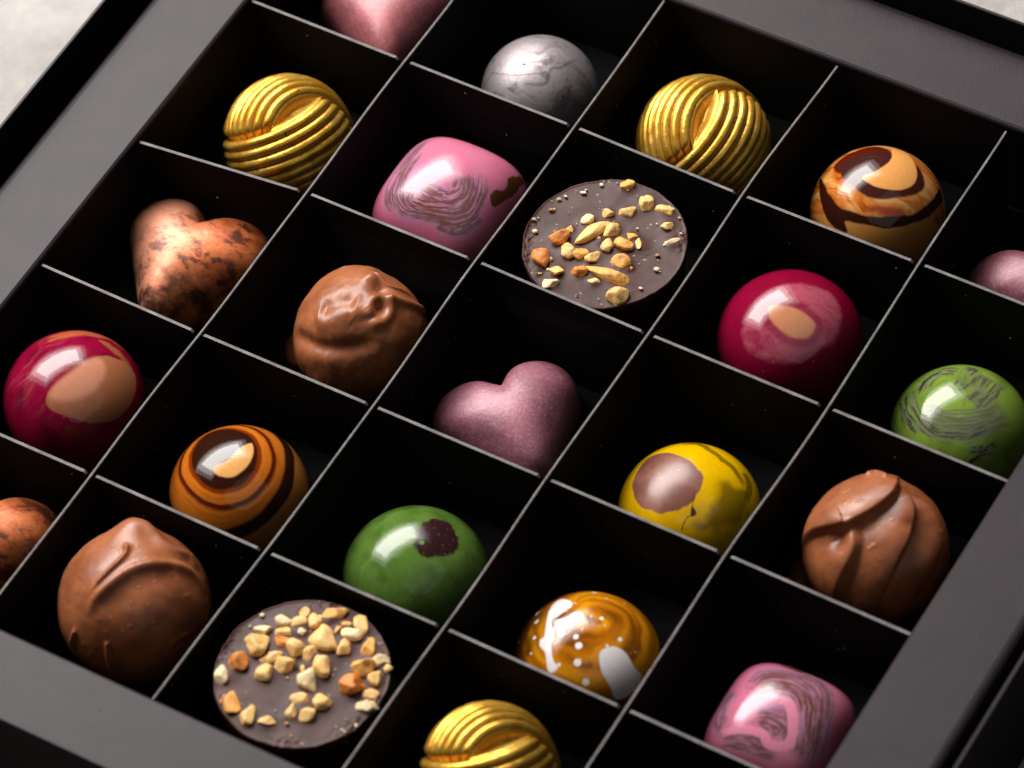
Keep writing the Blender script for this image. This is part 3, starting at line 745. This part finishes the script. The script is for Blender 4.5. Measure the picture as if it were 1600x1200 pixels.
def lump(m, x, y, r, amp):
    return amp * np.exp(-(((m[:, 0] - x) ** 2 + (m[:, 1] - y) ** 2) / r ** 2))
def paint_milk(seed, light=1.0):
    def f(m, V):
        c = mix(MILK[None] * light, MILKD[None] * light, sstep(-0.35, 0.45, n2(m, 2.5, seed)))
        c = mix(c, lin(196, 140, 108)[None], 0.8 * spots(m, 34, 0.006, 0.018, seed, 1.0) * sstep(-.2, .3, n2(m, 9, seed + 1)))
        c = mix(c, lin(166, 108, 80)[None], 0.35 * sstep(0.3, 0.6, n2(m, 12, seed + 2)))
        return c, prm(len(m), 0.36 + 0.08 * n2(m, 6, seed + 3))
    return f
def disp_b4(m, V):
    x, y = PAT['b4_top'][0]
    d = 0.012 * n2(m, 1.6, 110)
    d = d + lump(m, -0.15, 0.36, 0.17, 0.065)
    d = d + ridge(m, 'b4_drip', 0.020, 0.016) + lump(m, -0.02, 0.10, 0.035, 0.010)
    d = d + ridge(m, 'b4_fold', 0.045, 0.020) + ridge(m, 'b4_val', 0.10, -0.014) + ridge(m, 'b4_fold2', 0.06, 0.022)
    d = d + side_step(m, 'b4_fold', 0.06, 0.016)
    d = d + ridge(m, 'b4_d1', 0.026, 0.018, False) + ridge(m, 'b4_d2', 0.024, 0.016) + ridge(m, 'b4_d3', 0.03, 0.010)
    d = d + 0.002 * sstep(0.2, 0.6, n2(m, 14, 111))
    return d
def disp_e2(m, V):
    d = 0.014 * n2(m, 1.4, 120)
    d = d + fold(m, 'e2_A', 0.033, 0.08, 0.24) + fold(m, 'e2_B', 0.026, 0.11, 0.20) + fold(m, 'e2_C', 0.032, 0.08, 0.17) + fold(m, 'e2_D', 0.030, 0.08, 0.15)
    d = d + lump(m, *PAT['e2_dent'][0], 0.09, -0.030) + ridge(m, 'e2_tip', 0.035, 0.018, False)
    d = d + lump(m, 0.35, 0.0, 0.06, -0.012) + 0.0025 * sstep(0.2, 0.6, n2(m, 13, 121))
    return d
def disp_b2(m, V):
    d = 0.020 * n2(m, 1.8, 130)
    d = d + ridge(m, 'b2_ring', 0.060, 0.018, False) + lump(m, *PAT['b2_crater'][1], 0.065, -0.034)
    d = d + ridge(m, 'b2_r1', 0.055, 0.022) + ridge(m, 'b2_line', 0.016, 0.012) + lump(m, *PAT['b2_knob'][0], 0.09, 0.030)
    d = d + lump(m, *PAT['b2_dk'][0], 0.08, -0.026)
    d = d + ridge(m, 'b2_val', 0.10, -0.022) + ridge(m, 'b2_rd', 0.11, 0.020)
    d = d + ridge(m, 'b2_low', 0.08, -0.030)
    r = np.hypot(m[:, 0], m[:, 1])
    d = d + 0.012 * np.sin(np.arctan2(m[:, 1], m[:, 0]) * 3 + 1) * sstep(.3, .8, r)
    return d

# ------------------------------------------------------------------ gold knots
def gold_field(m, ang, off):
    a_ = math.radians(ang); c, s = math.cos(a_), math.sin(a_)
    q = m - np.array(off)
    q = np.c_[q[:, 0] * c + q[:, 1] * s, -q[:, 0] * s + q[:, 1] * c]
    CB = np.array([-0.66, 0.03]); r1 = 0.765
    dB = np.hypot(*(q - CB).T); dA = np.hypot(*(q + CB).T)
    inA, inB = dA > r1, dB > r1
    up = q[:, 1] > 0
    useA = inA & (up | ~inB)
    useB = inB & ~useA
    W_ = 0.110
    d = np.where(useA, dA - r1, np.where(useB, dB - r1, 0))
    ph = (d / W_) % 1.0
    rid = np.abs(np.sin(np.pi * ph)) ** 0.65
    first = sstep(0, 0.03, d)
    h = np.where(useA | useB, rid, 0.0)
    # the strand that dips under the other one loses height where it starts
    under = np.where(useB, np.where(up, r1 - dA, 9.0), np.where(useA & ~up, r1 - dB, 9.0))
    under = np.maximum(under, 0)
    dip = np.exp(-(under / 0.06) ** 2) * ((useB & up & ~inA) | (useA & ~up & ~inB))
    hollow = sstep(0.0, 0.10, np.minimum(r1 - dA, r1 - dB)) * (~inA) * (~inB)
    return h, dip, hollow, ph
def disp_gold(ang, off):
    def f(m, V):
        h, dip, hol, _ = gold_field(m, ang, off)
        return 0.021 * h * (1 - 0.6 * dip) - 0.014 - 0.030 * dip - 0.045 * hol + 0.004 * n2(m, 5, 140)
    return f
def paint_gold(ang, off, seed):
    def f(m, V):
        h, dip, hol, ph = gold_field(m, ang, off)
        n = len(m)
        c = mix(lin(252, 200, 84)[None], lin(240, 174, 52)[None], sstep(-.3, .4, n2(m, 5, seed)))
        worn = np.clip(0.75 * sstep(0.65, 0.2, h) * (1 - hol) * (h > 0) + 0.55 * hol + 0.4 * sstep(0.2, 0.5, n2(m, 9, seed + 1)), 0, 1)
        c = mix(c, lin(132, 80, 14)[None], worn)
        c = mix(c, lin(40, 18, 8)[None], spots(m, 14, 0.006, 0.016, seed))
        return c, prm(n, 0.33 + 0.14 * worn + 0.06 * n2(m, 10, seed + 2), 0.72 - 0.25 * worn)
    return f

# ------------------------------------------------------------------ silver dome and lustre hearts
def paint_silver(m, V):
    n = len(m)
    s = streak(m, 35, 1.2, 6, 150, 0.4)
    c = mix(lin(168, 158, 160)[None], lin(104, 94, 98)[None], sstep(-0.1, 0.5, s) * 0.8)
    c = mix(c, lin(60, 54, 58)[None], 0.7 * sstep(0.25, 0.55, n2(m, 4, 151, 5)))
    c = mix(c, lin(50, 46, 50)[None], spots(m, 10, 0.008, 0.02, 15))
    for nm, wd in (('b0_l1', .025), ('b0_l2', .05), ('b0_l3', .015), ('b0_l4', .015), ('b0_d1', .12), ('b0_d2', .08)):
        k, br = stroke(m, nm, wd, 155, 30, 2, 1.2)
        c = mix(c, lin(70, 60, 60)[None], 0.5 * k)
    return c, prm(n, 0.46 + 0.1 * sstep(-0.2, 0.4, s), 0.6)
def paint_copper(seed):
    def f(m, V):
        n = len(m)
        s = streak(V[:, :2] * 2.2, 25, 3.0, 6.0, seed, 0.3, 3)
        g1 = fbm(V * np.array([7, 12, 10]) + seed, 6, 0.68)
        c = mix(lin(228, 128, 72)[None], lin(204, 96, 46)[None], sstep(-0.3, 0.3, s))
        c = mix(c, lin(226, 160, 132)[None], 0.7 * sstep(0.15, -0.2, V[:, 0] + 0.15 * g1))  # paler left side: highlight painted into the copper colour
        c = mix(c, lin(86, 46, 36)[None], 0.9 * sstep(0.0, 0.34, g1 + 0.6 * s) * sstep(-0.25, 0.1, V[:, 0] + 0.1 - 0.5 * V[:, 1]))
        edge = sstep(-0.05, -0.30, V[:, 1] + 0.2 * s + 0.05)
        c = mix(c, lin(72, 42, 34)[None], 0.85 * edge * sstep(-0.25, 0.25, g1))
        c = mix(c, lin(236, 176, 140)[None], 0.35 * sstep(0.1, 0.5, -g1))
        return c, prm(n, 0.44 + 0.12 * g1, 0.25)
    return f
def paint_mauve(base, seed):
    def f(m, V):
        n = len(m)
        g1 = fbm(V * 62 + seed, 4, 0.75); g2 = fbm(V * 7 + seed, 3)
        c = mix(base[None] * 0.85, base[None] * 1.15, sstep(-0.3, 0.4, g2))
        c = mix(c, lin(214, 178, 186)[None], 0.28 * sstep(0.0, 0.45, g1))
        c = mix(c, base[None] * 0.45, 0.35 * sstep(0.15, 0.5, -g1))
        return c, prm(n, 0.40 + 0.10 * g1, 0.12)
    return f

def heart_radius(ph):
    s = np.linspace(0, 1, 30)
    lobe = np.array([0.175, 0.115]); tip = np.array([0.0, -0.29]); rl, rt = 0.185, 0.085
    rs = np.linspace(0.02, 0.6, 400)
    d = np.c_[np.cos(ph), np.sin(ph)]
    R_ = np.zeros(len(ph))
    for sg in (-1, 1):
        cx = lobe[0] * sg * (1 - s); cy = lobe[1] * (1 - s) + tip[1] * s; rr = rl * (1 - s) + rt * s
        P_ = d[:, None, :] * rs[None, :, None]
        dist = np.min(np.hypot(P_[..., 0, None] - cx, P_[..., 1, None] - cy) - rr, axis=2)
        ins = dist < 0
        last = ins.shape[1] - 1 - np.argmax(ins[:, ::-1], axis=1)
        R_ = np.maximum(R_, np.where(ins.any(1), rs[last], 0))
    return R_
def smooth_circ(a_, n, k):
    for _ in range(k):
        a_ = (np.roll(a_, n) + np.roll(a_, -n) + 2 * a_) / 4
    return a_
def heart(name, pos, rot, scale, c, mat, paint, sq=1.0):
    nph, nr = 320, 130
    T, Pp, tri, quad = polar_grid(nr, nph, math.pi / 2)
    ph = np.linspace(0, 2 * np.pi, nph, endpoint=False)
    R0 = smooth_circ(heart_radius(ph), 1, 3)
    R1 = smooth_circ(R0, 12, 10)
    Rf = np.concatenate([[R0[0]], np.tile(R0, nr)]); Rs = np.concatenate([[R1[0]], np.tile(R1, nr)])
    b_ = sstep(0.1, 0.95, T)
    R_ = (Rs * (1 - b_) + Rf * b_) * scale
    r = np.sin(T) ** 0.92
    V = np.c_[R_ * r * np.cos(Pp), R_ * r * np.sin(Pp), c * (0.18 + 0.82 * np.cos(T) ** 0.80)]
    V[:, 2] -= c * 0.07 * np.exp(-((V[:, 0] / 0.06) ** 2)) * sstep(0.02, 0.2, V[:, 1])      # soft crease between the lobes
    rho = T / (math.pi / 2)
    m = np.c_[rho * np.cos(Pp), rho * np.sin(Pp)]
    col, p = paint(m, V)
    nb = len(V)
    low = V[-nph:] * np.array([1.03, 1.03, 0]); cen = np.array([[0, 0, 0.0]])
    V = np.concatenate([V, low, cen]); col = np.concatenate([col, col[-nph:], col[-1:]]); p = np.concatenate([p, p[-nph:], p[-1:]])
    i = np.arange(nph); s = nb - nph
    q2 = np.stack([s + i, nb + i, nb + (i + 1) % nph, s + (i + 1) % nph], 1)
    t2 = np.stack([nb + (i + 1) % nph, nb + i, np.full(nph, nb + nph)], 1)
    o = mesh_from(name, V, [f for f in tri] + [f for f in quad] + [f for f in q2] + [f for f in t2], mat, None, True, col, p)
    o.location = (pos[0] * K, pos[1] * K, (ZF + 0.002) * K)
    o.rotation_euler[2] = math.radians(rot)
    return o

# ------------------------------------------------------------------ chopped nuts on dark cups
def ico(sub=3):
    bm_ = bmesh.new(); bmesh.ops.create_icosphere(bm_, subdivisions=sub, radius=1.0)
    v = np.array([x.co[:] for x in bm_.verts]); f = [tuple(x.index for x in q.verts) for q in bm_.faces]
    bm_.free(); return v, f
IV, IF = ico(4)
IVs, IFs = ico(2)
NUTC = [lin(240, 196, 124), lin(238, 178, 90), lin(226, 140, 62)]
def nut_shape(rr, V_):
    d = V_ / np.linalg.norm(V_, axis=1)[:, None]
    N = rr.normal(size=(11, 3)); N /= np.linalg.norm(N, axis=1)[:, None]
    h = rr.uniform(0.62, 1.0, 11)
    q = d @ N.T
    R_ = np.where(q > 0.05, h / np.maximum(q, 0.05), 9.0)
    R_ = -np.log(np.exp(-R_ * 14).sum(1) + math.exp(-14 * 1.25)) / 14
    return d * R_[:, None]
def nut(parent, x, y, z, w_, h_, typ, rot, seed):
    rr = np.random.default_rng(seed)
    V = nut_shape(rr, IV)
    V = V / np.abs(V).max(0)
    V = V * (1 + 0.13 * fbm(V * 1.8 + seed, 4, 0.6))[:, None]
    w_, h_ = (w_ * 1.22, h_ * 1.22) if seed < 3000 else (w_ * 1.16, h_ * 1.16)
    hz = min(w_, h_) * rr.uniform(0.62, 0.85)
    V = V * np.array([w_ / 2, h_ / 2, hz / 2])
    tilt = Matrix.Rotation(rr.uniform(-.25, .25), 3, 'X') @ Matrix.Rotation(math.radians(rot + 28), 3, 'Z')
    if abs(rot) < 1: tilt = Matrix.Rotation(math.radians(28 + rr.uniform(-14, 14)), 3, 'Z') @ Matrix.Rotation(rr.uniform(-.3, .3), 3, 'X')
    else: tilt = Matrix.Rotation(math.radians(28 + rot), 3, 'Z')
    V = V @ np.array(tilt).T
    g1 = fbm(V * 22 + seed, 3)
    base = NUTC[typ]
    c = mix(base[None] * rr.uniform(.92, 1.04), NUTC[min(typ + 1, 2)][None], 0.7 * sstep(0.0, 0.45, g1))
    if typ == 2: c = mix(c, lin(150, 70, 26)[None], 0.8 * sstep(0.05, 0.4, -g1))
    c = mix(c, lin(150, 84, 40)[None], 0.7 * sstep(0.25, 0.45, fbm(V * 14 + seed + 5, 2)) * (1 if typ else 0.6))
    if typ == 0 and rr.random() < 0.2: c = mix(c, lin(240, 222, 184)[None], 0.6)
    o = mesh_from('nut_piece', V, IF, NUTM, parent, True, c, prm(len(V), 0.5))
    o.location = (x * K, y * K, (z + hz * 0.16) * K)
    return o
def nut_cup(name, pos, R0, top, label, nuts, seed, smear):
    root = link(bpy.data.objects.new(name, None)); root.location = (pos[0] * K, pos[1] * K, (ZF + 0.002) * K)
    tag(root, label, 'chocolate', 'dark chocolate cups topped with chopped nuts')
    H = top - ZF
    nph = 360
    rings = [(r, H) for r in np.linspace(0.004, 0.965, 90)] + [(0.98, H + 0.004), (0.992, H + 0.002), (1.0, H - 0.008), (1.0, H - 0.025), (0.985, H - 0.045), (0.97, H - 0.10), (0.90, H - 0.30), (0.84, 0.0)]
    ph = np.linspace(0, 2 * np.pi, nph, endpoint=False)
    V = []
    for r, z in rings:
        V.append(np.c_[r * np.cos(ph), r * np.sin(ph), np.full(nph, z)])
    V = np.concatenate([[[0, 0, H]]] + V)
    m = V[:, :2].copy(); r = np.hypot(m[:, 0], m[:, 1]); an = np.arctan2(m[:, 1], m[:, 0])
    wob = 0.016 * noise(np.c_[np.cos(an) * 3, np.sin(an) * 3, np.full(len(V), seed)]) + 0.007 * noise(np.c_[np.cos(an) * 14, np.sin(an) * 14, np.full(len(V), seed + 2)])
    V[:, :2] *= (R0 * (1 + wob * sstep(0.6, 1, r)))[:, None]
    topm = (V[:, 2] > H - 0.01)
    dz = 0.004 * n2(m, 1.3, seed, 2) + 0.0012 * sstep(0.1, 0.6, streak(m, smear, 1.0, 8, seed + 1, 0.2))
    crumb = sstep(0.80, 0.97, r) * sstep(0.0, 0.4, noise(np.c_[np.cos(an) * 1.2, np.sin(an) * 1.2, np.full(len(V), seed + 4)]))
    dz = dz + 0.016 * crumb * n2(m, 16, seed + 5)
    for (x, y, w_, h_, t_, rot) in nuts:          # chocolate wicks up round each nut
        d = np.hypot(V[:, 0] - x, V[:, 1] - y); dz = dz + 0.010 * np.exp(-(d / (0.55 * max(w_, h_))) ** 2)
    V[:, 2] += np.where(topm, dz, 0)
    c = mix(lin(74, 45, 40)[None], lin(60, 34, 29)[None], sstep(-.3, .4, n2(m, 3, seed + 7)))
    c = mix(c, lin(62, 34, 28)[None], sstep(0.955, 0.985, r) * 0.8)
    c = mix(c, lin(100, 56, 40)[None], 0.5 * crumb * sstep(0.1, 0.5, n2(m, 20, seed + 8)))
    c = mix(c, lin(196, 170, 140)[None], 0.8 * spots(m, 40, 0.005, 0.012, seed))
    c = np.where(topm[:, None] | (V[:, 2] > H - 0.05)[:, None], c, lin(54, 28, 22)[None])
    F = [(0, 1 + i, 1 + (i + 1) % nph) for i in range(nph)]
    for k in range(len(rings) - 1):
        a_ = 1 + k * nph; i = np.arange(nph)
        F += [f for f in np.stack([a_ + i, a_ + nph + i, a_ + nph + (i + 1) % nph, a_ + (i + 1) % nph], 1)]
    F.append(tuple(range(len(V) - nph, len(V)))[::-1])
    mesh_from('cup', V, F, CUPM, root, True, c, prm(len(V), 0.42 + 0.05 * n2(m, 5, seed + 9) + 0.14 * streak(m, smear, 0.8, 5, seed + 12, 0.3)))
    for q, (x, y, w_, h_, t_, rot) in enumerate(nuts):
        nut(root, x, y, H, w_, h_, t_, rot, seed * 100 + q)
    # loose crumbs of nut and chocolate on the top
    rr = np.random.default_rng(seed + 50); Vs = []; Fs = []; Cs = []; off = 0
    for q in range(46):
        aa, rad = rr.uniform(0, 6.28), R0 * math.sqrt(rr.uniform(0.02, 0.95))
        if rr.random() < .45: aa, rad = rr.normal(2.6 if seed < 20 else 0.3, .8), R0 * rr.uniform(.8, .97)
        s_ = 0.003 + 0.010 * rr.random() ** 2.5 * (1.0 if rr.random() < .8 else 1.5)
        v = nut_shape(rr, IVs) * s_ * np.array([1.3, .9, .7]) + np.array([rad * math.cos(aa), rad * math.sin(aa), H + 0.010])
        Vs.append(v); Fs += [tuple(i + off for i in f) for f in IFs]; off += len(v)
        Cs.append(np.tile(lin(226, 204, 168) if rr.random() < .7 else lin(190, 130, 80), (len(v), 1)))
    o = mesh_from('crumbs', np.concatenate(Vs), Fs, NUTM, root, True, np.concatenate(Cs), prm(off, 0.6))
    tag(o, kind='stuff')
    return root

# ------------------------------------------------------------------ the chocolates, row by row from the back
G_HEART = 'heart chocolates in the box'; G_GOLD = 'gold ridged knot chocolates'; G_RUBY = 'ruby glazed domes'
G_CAR = 'caramel swirl domes'; G_PINK = 'pink marbled square chocolates'; G_TRUF = 'milk chocolate truffles'; G_COP = 'copper dusted hearts'
CH = 'chocolate'
MAUVE = lin(152, 92, 106)

tag(heart('heart_chocolate', (-2.007, 2.05), 30, 1.06, 0.38, LUSTRE, paint_mauve(lin(168, 92, 96), 3)), 'dusty rose heart chocolate cut off by the top edge, beyond the upper gold knot', CH, G_HEART)
tag(heart('heart_chocolate', (-0.01, -0.02), 51, 1.08, 0.38, LUSTRE, paint_mauve(MAUVE, 9)), 'mauve heart chocolate with frosty speckles in the middle of the box, seen whole', CH, G_HEART)
tag(heart('heart_chocolate', (1.985, 1.93), 51, 1.06, 0.38, LUSTRE, paint_mauve(lin(136, 76, 88), 14)), 'mauve heart chocolate cut off by the right edge, behind the green marbled dome', CH, G_HEART)
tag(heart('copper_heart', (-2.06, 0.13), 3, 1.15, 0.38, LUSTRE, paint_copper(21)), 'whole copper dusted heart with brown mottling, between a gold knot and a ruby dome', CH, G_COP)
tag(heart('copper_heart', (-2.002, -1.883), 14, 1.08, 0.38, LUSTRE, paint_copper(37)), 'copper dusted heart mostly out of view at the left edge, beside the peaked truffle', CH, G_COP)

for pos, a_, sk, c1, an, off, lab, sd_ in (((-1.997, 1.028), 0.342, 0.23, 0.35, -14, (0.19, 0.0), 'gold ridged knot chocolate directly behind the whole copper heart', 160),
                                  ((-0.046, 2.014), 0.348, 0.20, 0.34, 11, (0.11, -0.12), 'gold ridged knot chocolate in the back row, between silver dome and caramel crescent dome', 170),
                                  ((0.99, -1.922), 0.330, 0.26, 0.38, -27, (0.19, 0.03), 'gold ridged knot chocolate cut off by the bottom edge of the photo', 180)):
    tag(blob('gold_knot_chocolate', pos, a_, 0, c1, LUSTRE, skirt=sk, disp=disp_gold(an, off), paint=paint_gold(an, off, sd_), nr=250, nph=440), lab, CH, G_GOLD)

tag(blob('silver_dome_chocolate', (-1.02, 1.973), 0.312, 0, 0.29, LUSTRE, skirt=0.14, paint=paint_silver), 'silver lustre dome chocolate with dark smudges in the back row', CH)
tag(blob('marbled_square_chocolate', (-1.005, 1.028), 0.412, 0, 0.31, GLOSS, skirt=0.21, shape=squircle(3.5, 0), paint=paint_pink_a, nr=220, nph=440), 'pink marbled square chocolate with a brown chip on its right corner, behind the lumpy truffle', CH, G_PINK)
tag(blob('marbled_square_chocolate', (2.05, -1.014), 0.378, 0, 0.28, GLOSS, skirt=0.12, shape=squircle(3.5, 2), paint=paint_pink_b, nr=220, nph=440), 'pink marbled square chocolate with brown loops in the near right corner of the photo', CH, G_PINK)
tag(blob('ruby_dome_chocolate', (-2.046, -0.945), 0.364, 0, 0.34, GLOSS, skirt=0.25, paint=paint_ruby_tan), 'glossy ruby dome with a large tan patch that has a reflection painted in, at the left edge', CH, G_RUBY)
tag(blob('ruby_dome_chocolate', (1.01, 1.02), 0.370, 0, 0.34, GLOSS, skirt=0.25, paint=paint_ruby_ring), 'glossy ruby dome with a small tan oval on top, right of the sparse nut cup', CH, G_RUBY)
tag(blob('caramel_dome_chocolate', (-1.019, -1.014), 0.353, 0, 0.34, GLOSS, skirt=0.16, paint=paint_caramel_rings, nr=200, nph=400), 'amber and dark brown ringed dome with a small cream spot, behind the peaked truffle', CH, G_CAR)
tag(blob('caramel_dome_chocolate', (0.987, 2.004), 0.350, 0, 0.34, GLOSS, skirt=0.18, paint=paint_caramel_crescent, nr=200, nph=400), 'caramel and dark brown banded dome with a large cream crescent, in the back row', CH, G_CAR)
tag(blob('yellow_dome_chocolate', (1.022, -0.058), 0.356, 0, 0.30, GLOSS, skirt=0.12, paint=paint_yellow, nr=200, nph=400), 'bright yellow dome with a round brown patch and a dark crack', CH)
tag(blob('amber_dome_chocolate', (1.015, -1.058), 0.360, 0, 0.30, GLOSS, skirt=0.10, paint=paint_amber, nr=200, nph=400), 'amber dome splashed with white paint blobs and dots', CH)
tag(blob('green_dome_chocolate', (0.023, -1.028), 0.363, 0, 0.32, GLOSS, skirt=0.14, paint=paint_green_patch, nr=180, nph=360), 'plain green dome with one dark brown round patch', CH)
tag(blob('green_marbled_chocolate', (1.997, 0.963), 0.352, 0, 0.31, GLOSS, skirt=0.14, paint=paint_green_marble, nr=200, nph=400), 'light green dome with brushed grey and black streaks at the right edge', CH)

tag(blob('truffle', (-1.046, -1.896), 0.378, 0.30, 0.385, SATIN, disp=disp_b4, paint=paint_milk(200), nr=260, nph=440), 'tall peaked milk chocolate truffle with a thin drizzle ridge, by the front rim', CH, G_TRUF)
tag(blob('truffle', (2.008, 0.048), 0.362, 0.28, 0.385, SATIN, disp=disp_e2, paint=paint_milk(210), nr=260, nph=440), 'milk chocolate truffle with folds fanning down from its top, beside the right rim', CH, G_TRUF)
tag(blob('truffle', (-0.962, 0.07), 0.345, 0.26, 0.345, SATIN, disp=disp_b2, paint=paint_milk(220), nr=260, nph=440), 'lumpy milk chocolate truffle with a small crater on top', CH, G_TRUF)

def foot(truffle, x, y, rx, ry, h, seed):
    """a thin spread of set chocolate round the base of a truffle"""
    T, Pp, tri, quad = polar_grid(24, 90, math.pi / 2)
    nz_ = 1 + 0.16 * noise(np.c_[np.cos(Pp) * 1.5, np.sin(Pp) * 1.5, np.full(len(T), seed * 1.3)])
    V = np.c_[rx * nz_ * np.sin(T) * np.cos(Pp), ry * nz_ * np.sin(T) * np.sin(Pp), h * np.cos(T)]
    o = mesh_from('foot', V, [f for f in tri] + [f for f in quad], SATIN, truffle, True, np.tile(MILKD, (len(V), 1)), prm(len(V), 0.45))
    o.location = ((x * K) - truffle.location[0], (y * K) - truffle.location[1], 0.002 * K)
for tr in [o for o in sc.objects if o.name.startswith('truffle')]:
    if abs(tr.location[0] / K + 0.962) < .01: foot(tr, -1.29, 0.03, 0.11, 0.15, 0.07, 1)
    if abs(tr.location[0] / K - 2.008) < .01:
        foot(tr, 1.70, -0.05, 0.11, 0.17, 0.06, 2)

nut_cup('nut_cup', (-0.020, 0.972), 0.424, -0.10, 'dark chocolate cup with chopped nuts gathered across its middle, smooth on its right side', NUTS_C1, 11, 60)
nut_cup('nut_cup', (-0.001, -1.971), 0.428, -0.10, 'dark chocolate cup thickly scattered with pale chopped nuts, by the front rim', NUTS_C4, 31, 20)

# ------------------------------------------------------------------ dust and flecks on the card
rr = np.random.default_rng(77); Vs = []; Fs = []; Cs = []; off = 0
for q in range(85):
    s_ = rr.uniform(0.0022, 0.0055)
    kind_ = rr.random()
    if kind_ < 0.35:
        j_ = int(rr.integers(1, 5)); y = rr.uniform(-2.4, 2.4); nd = np.array(nodesL[j_])
        p = [np.interp(y, nd[::-1, 1], nd[::-1, 0]) + TH + 0.001, y, -rr.uniform(0.01, 0.4)]
    elif kind_ < 0.75:
        i_ = int(rr.integers(1, 5)); x = rr.uniform(-2.4, 2.4); nd = np.array(nodesS[i_])
        p = [x, np.interp(x, nd[:, 0], nd[:, 1]) - TH - 0.001, -rr.uniform(0.01, 0.4)]
    else:
        x = rr.uniform(-2.9, 2.9); p = [x, rr.choice([-2.7, 2.7]) + rr.uniform(-.15, .15), 0.032]
        if rr.random() < .5: p = [rr.choice([-2.7, 2.7]) + rr.uniform(-.15, .15), rr.uniform(-2.6, 2.6), 0.032]
        s_ *= 0.7
    v = nut_shape(rr, IVs) * s_ * np.array([rr.uniform(.6, 1.6), rr.uniform(.6, 1.2), rr.uniform(.5, 1.4)]) + np.array(p)
    Vs.append(v); Fs += [tuple(i + off for i in f) for f in IFs]; off += len(v)
    Cs.append(np.tile(lin(150, 140, 132) * rr.uniform(.3, 1), (len(v), 1)))
o = mesh_from('dust', np.concatenate(Vs), Fs, NUTM, None, True, np.concatenate(Cs), prm(off, 0.7))
tag(o, kind='stuff')
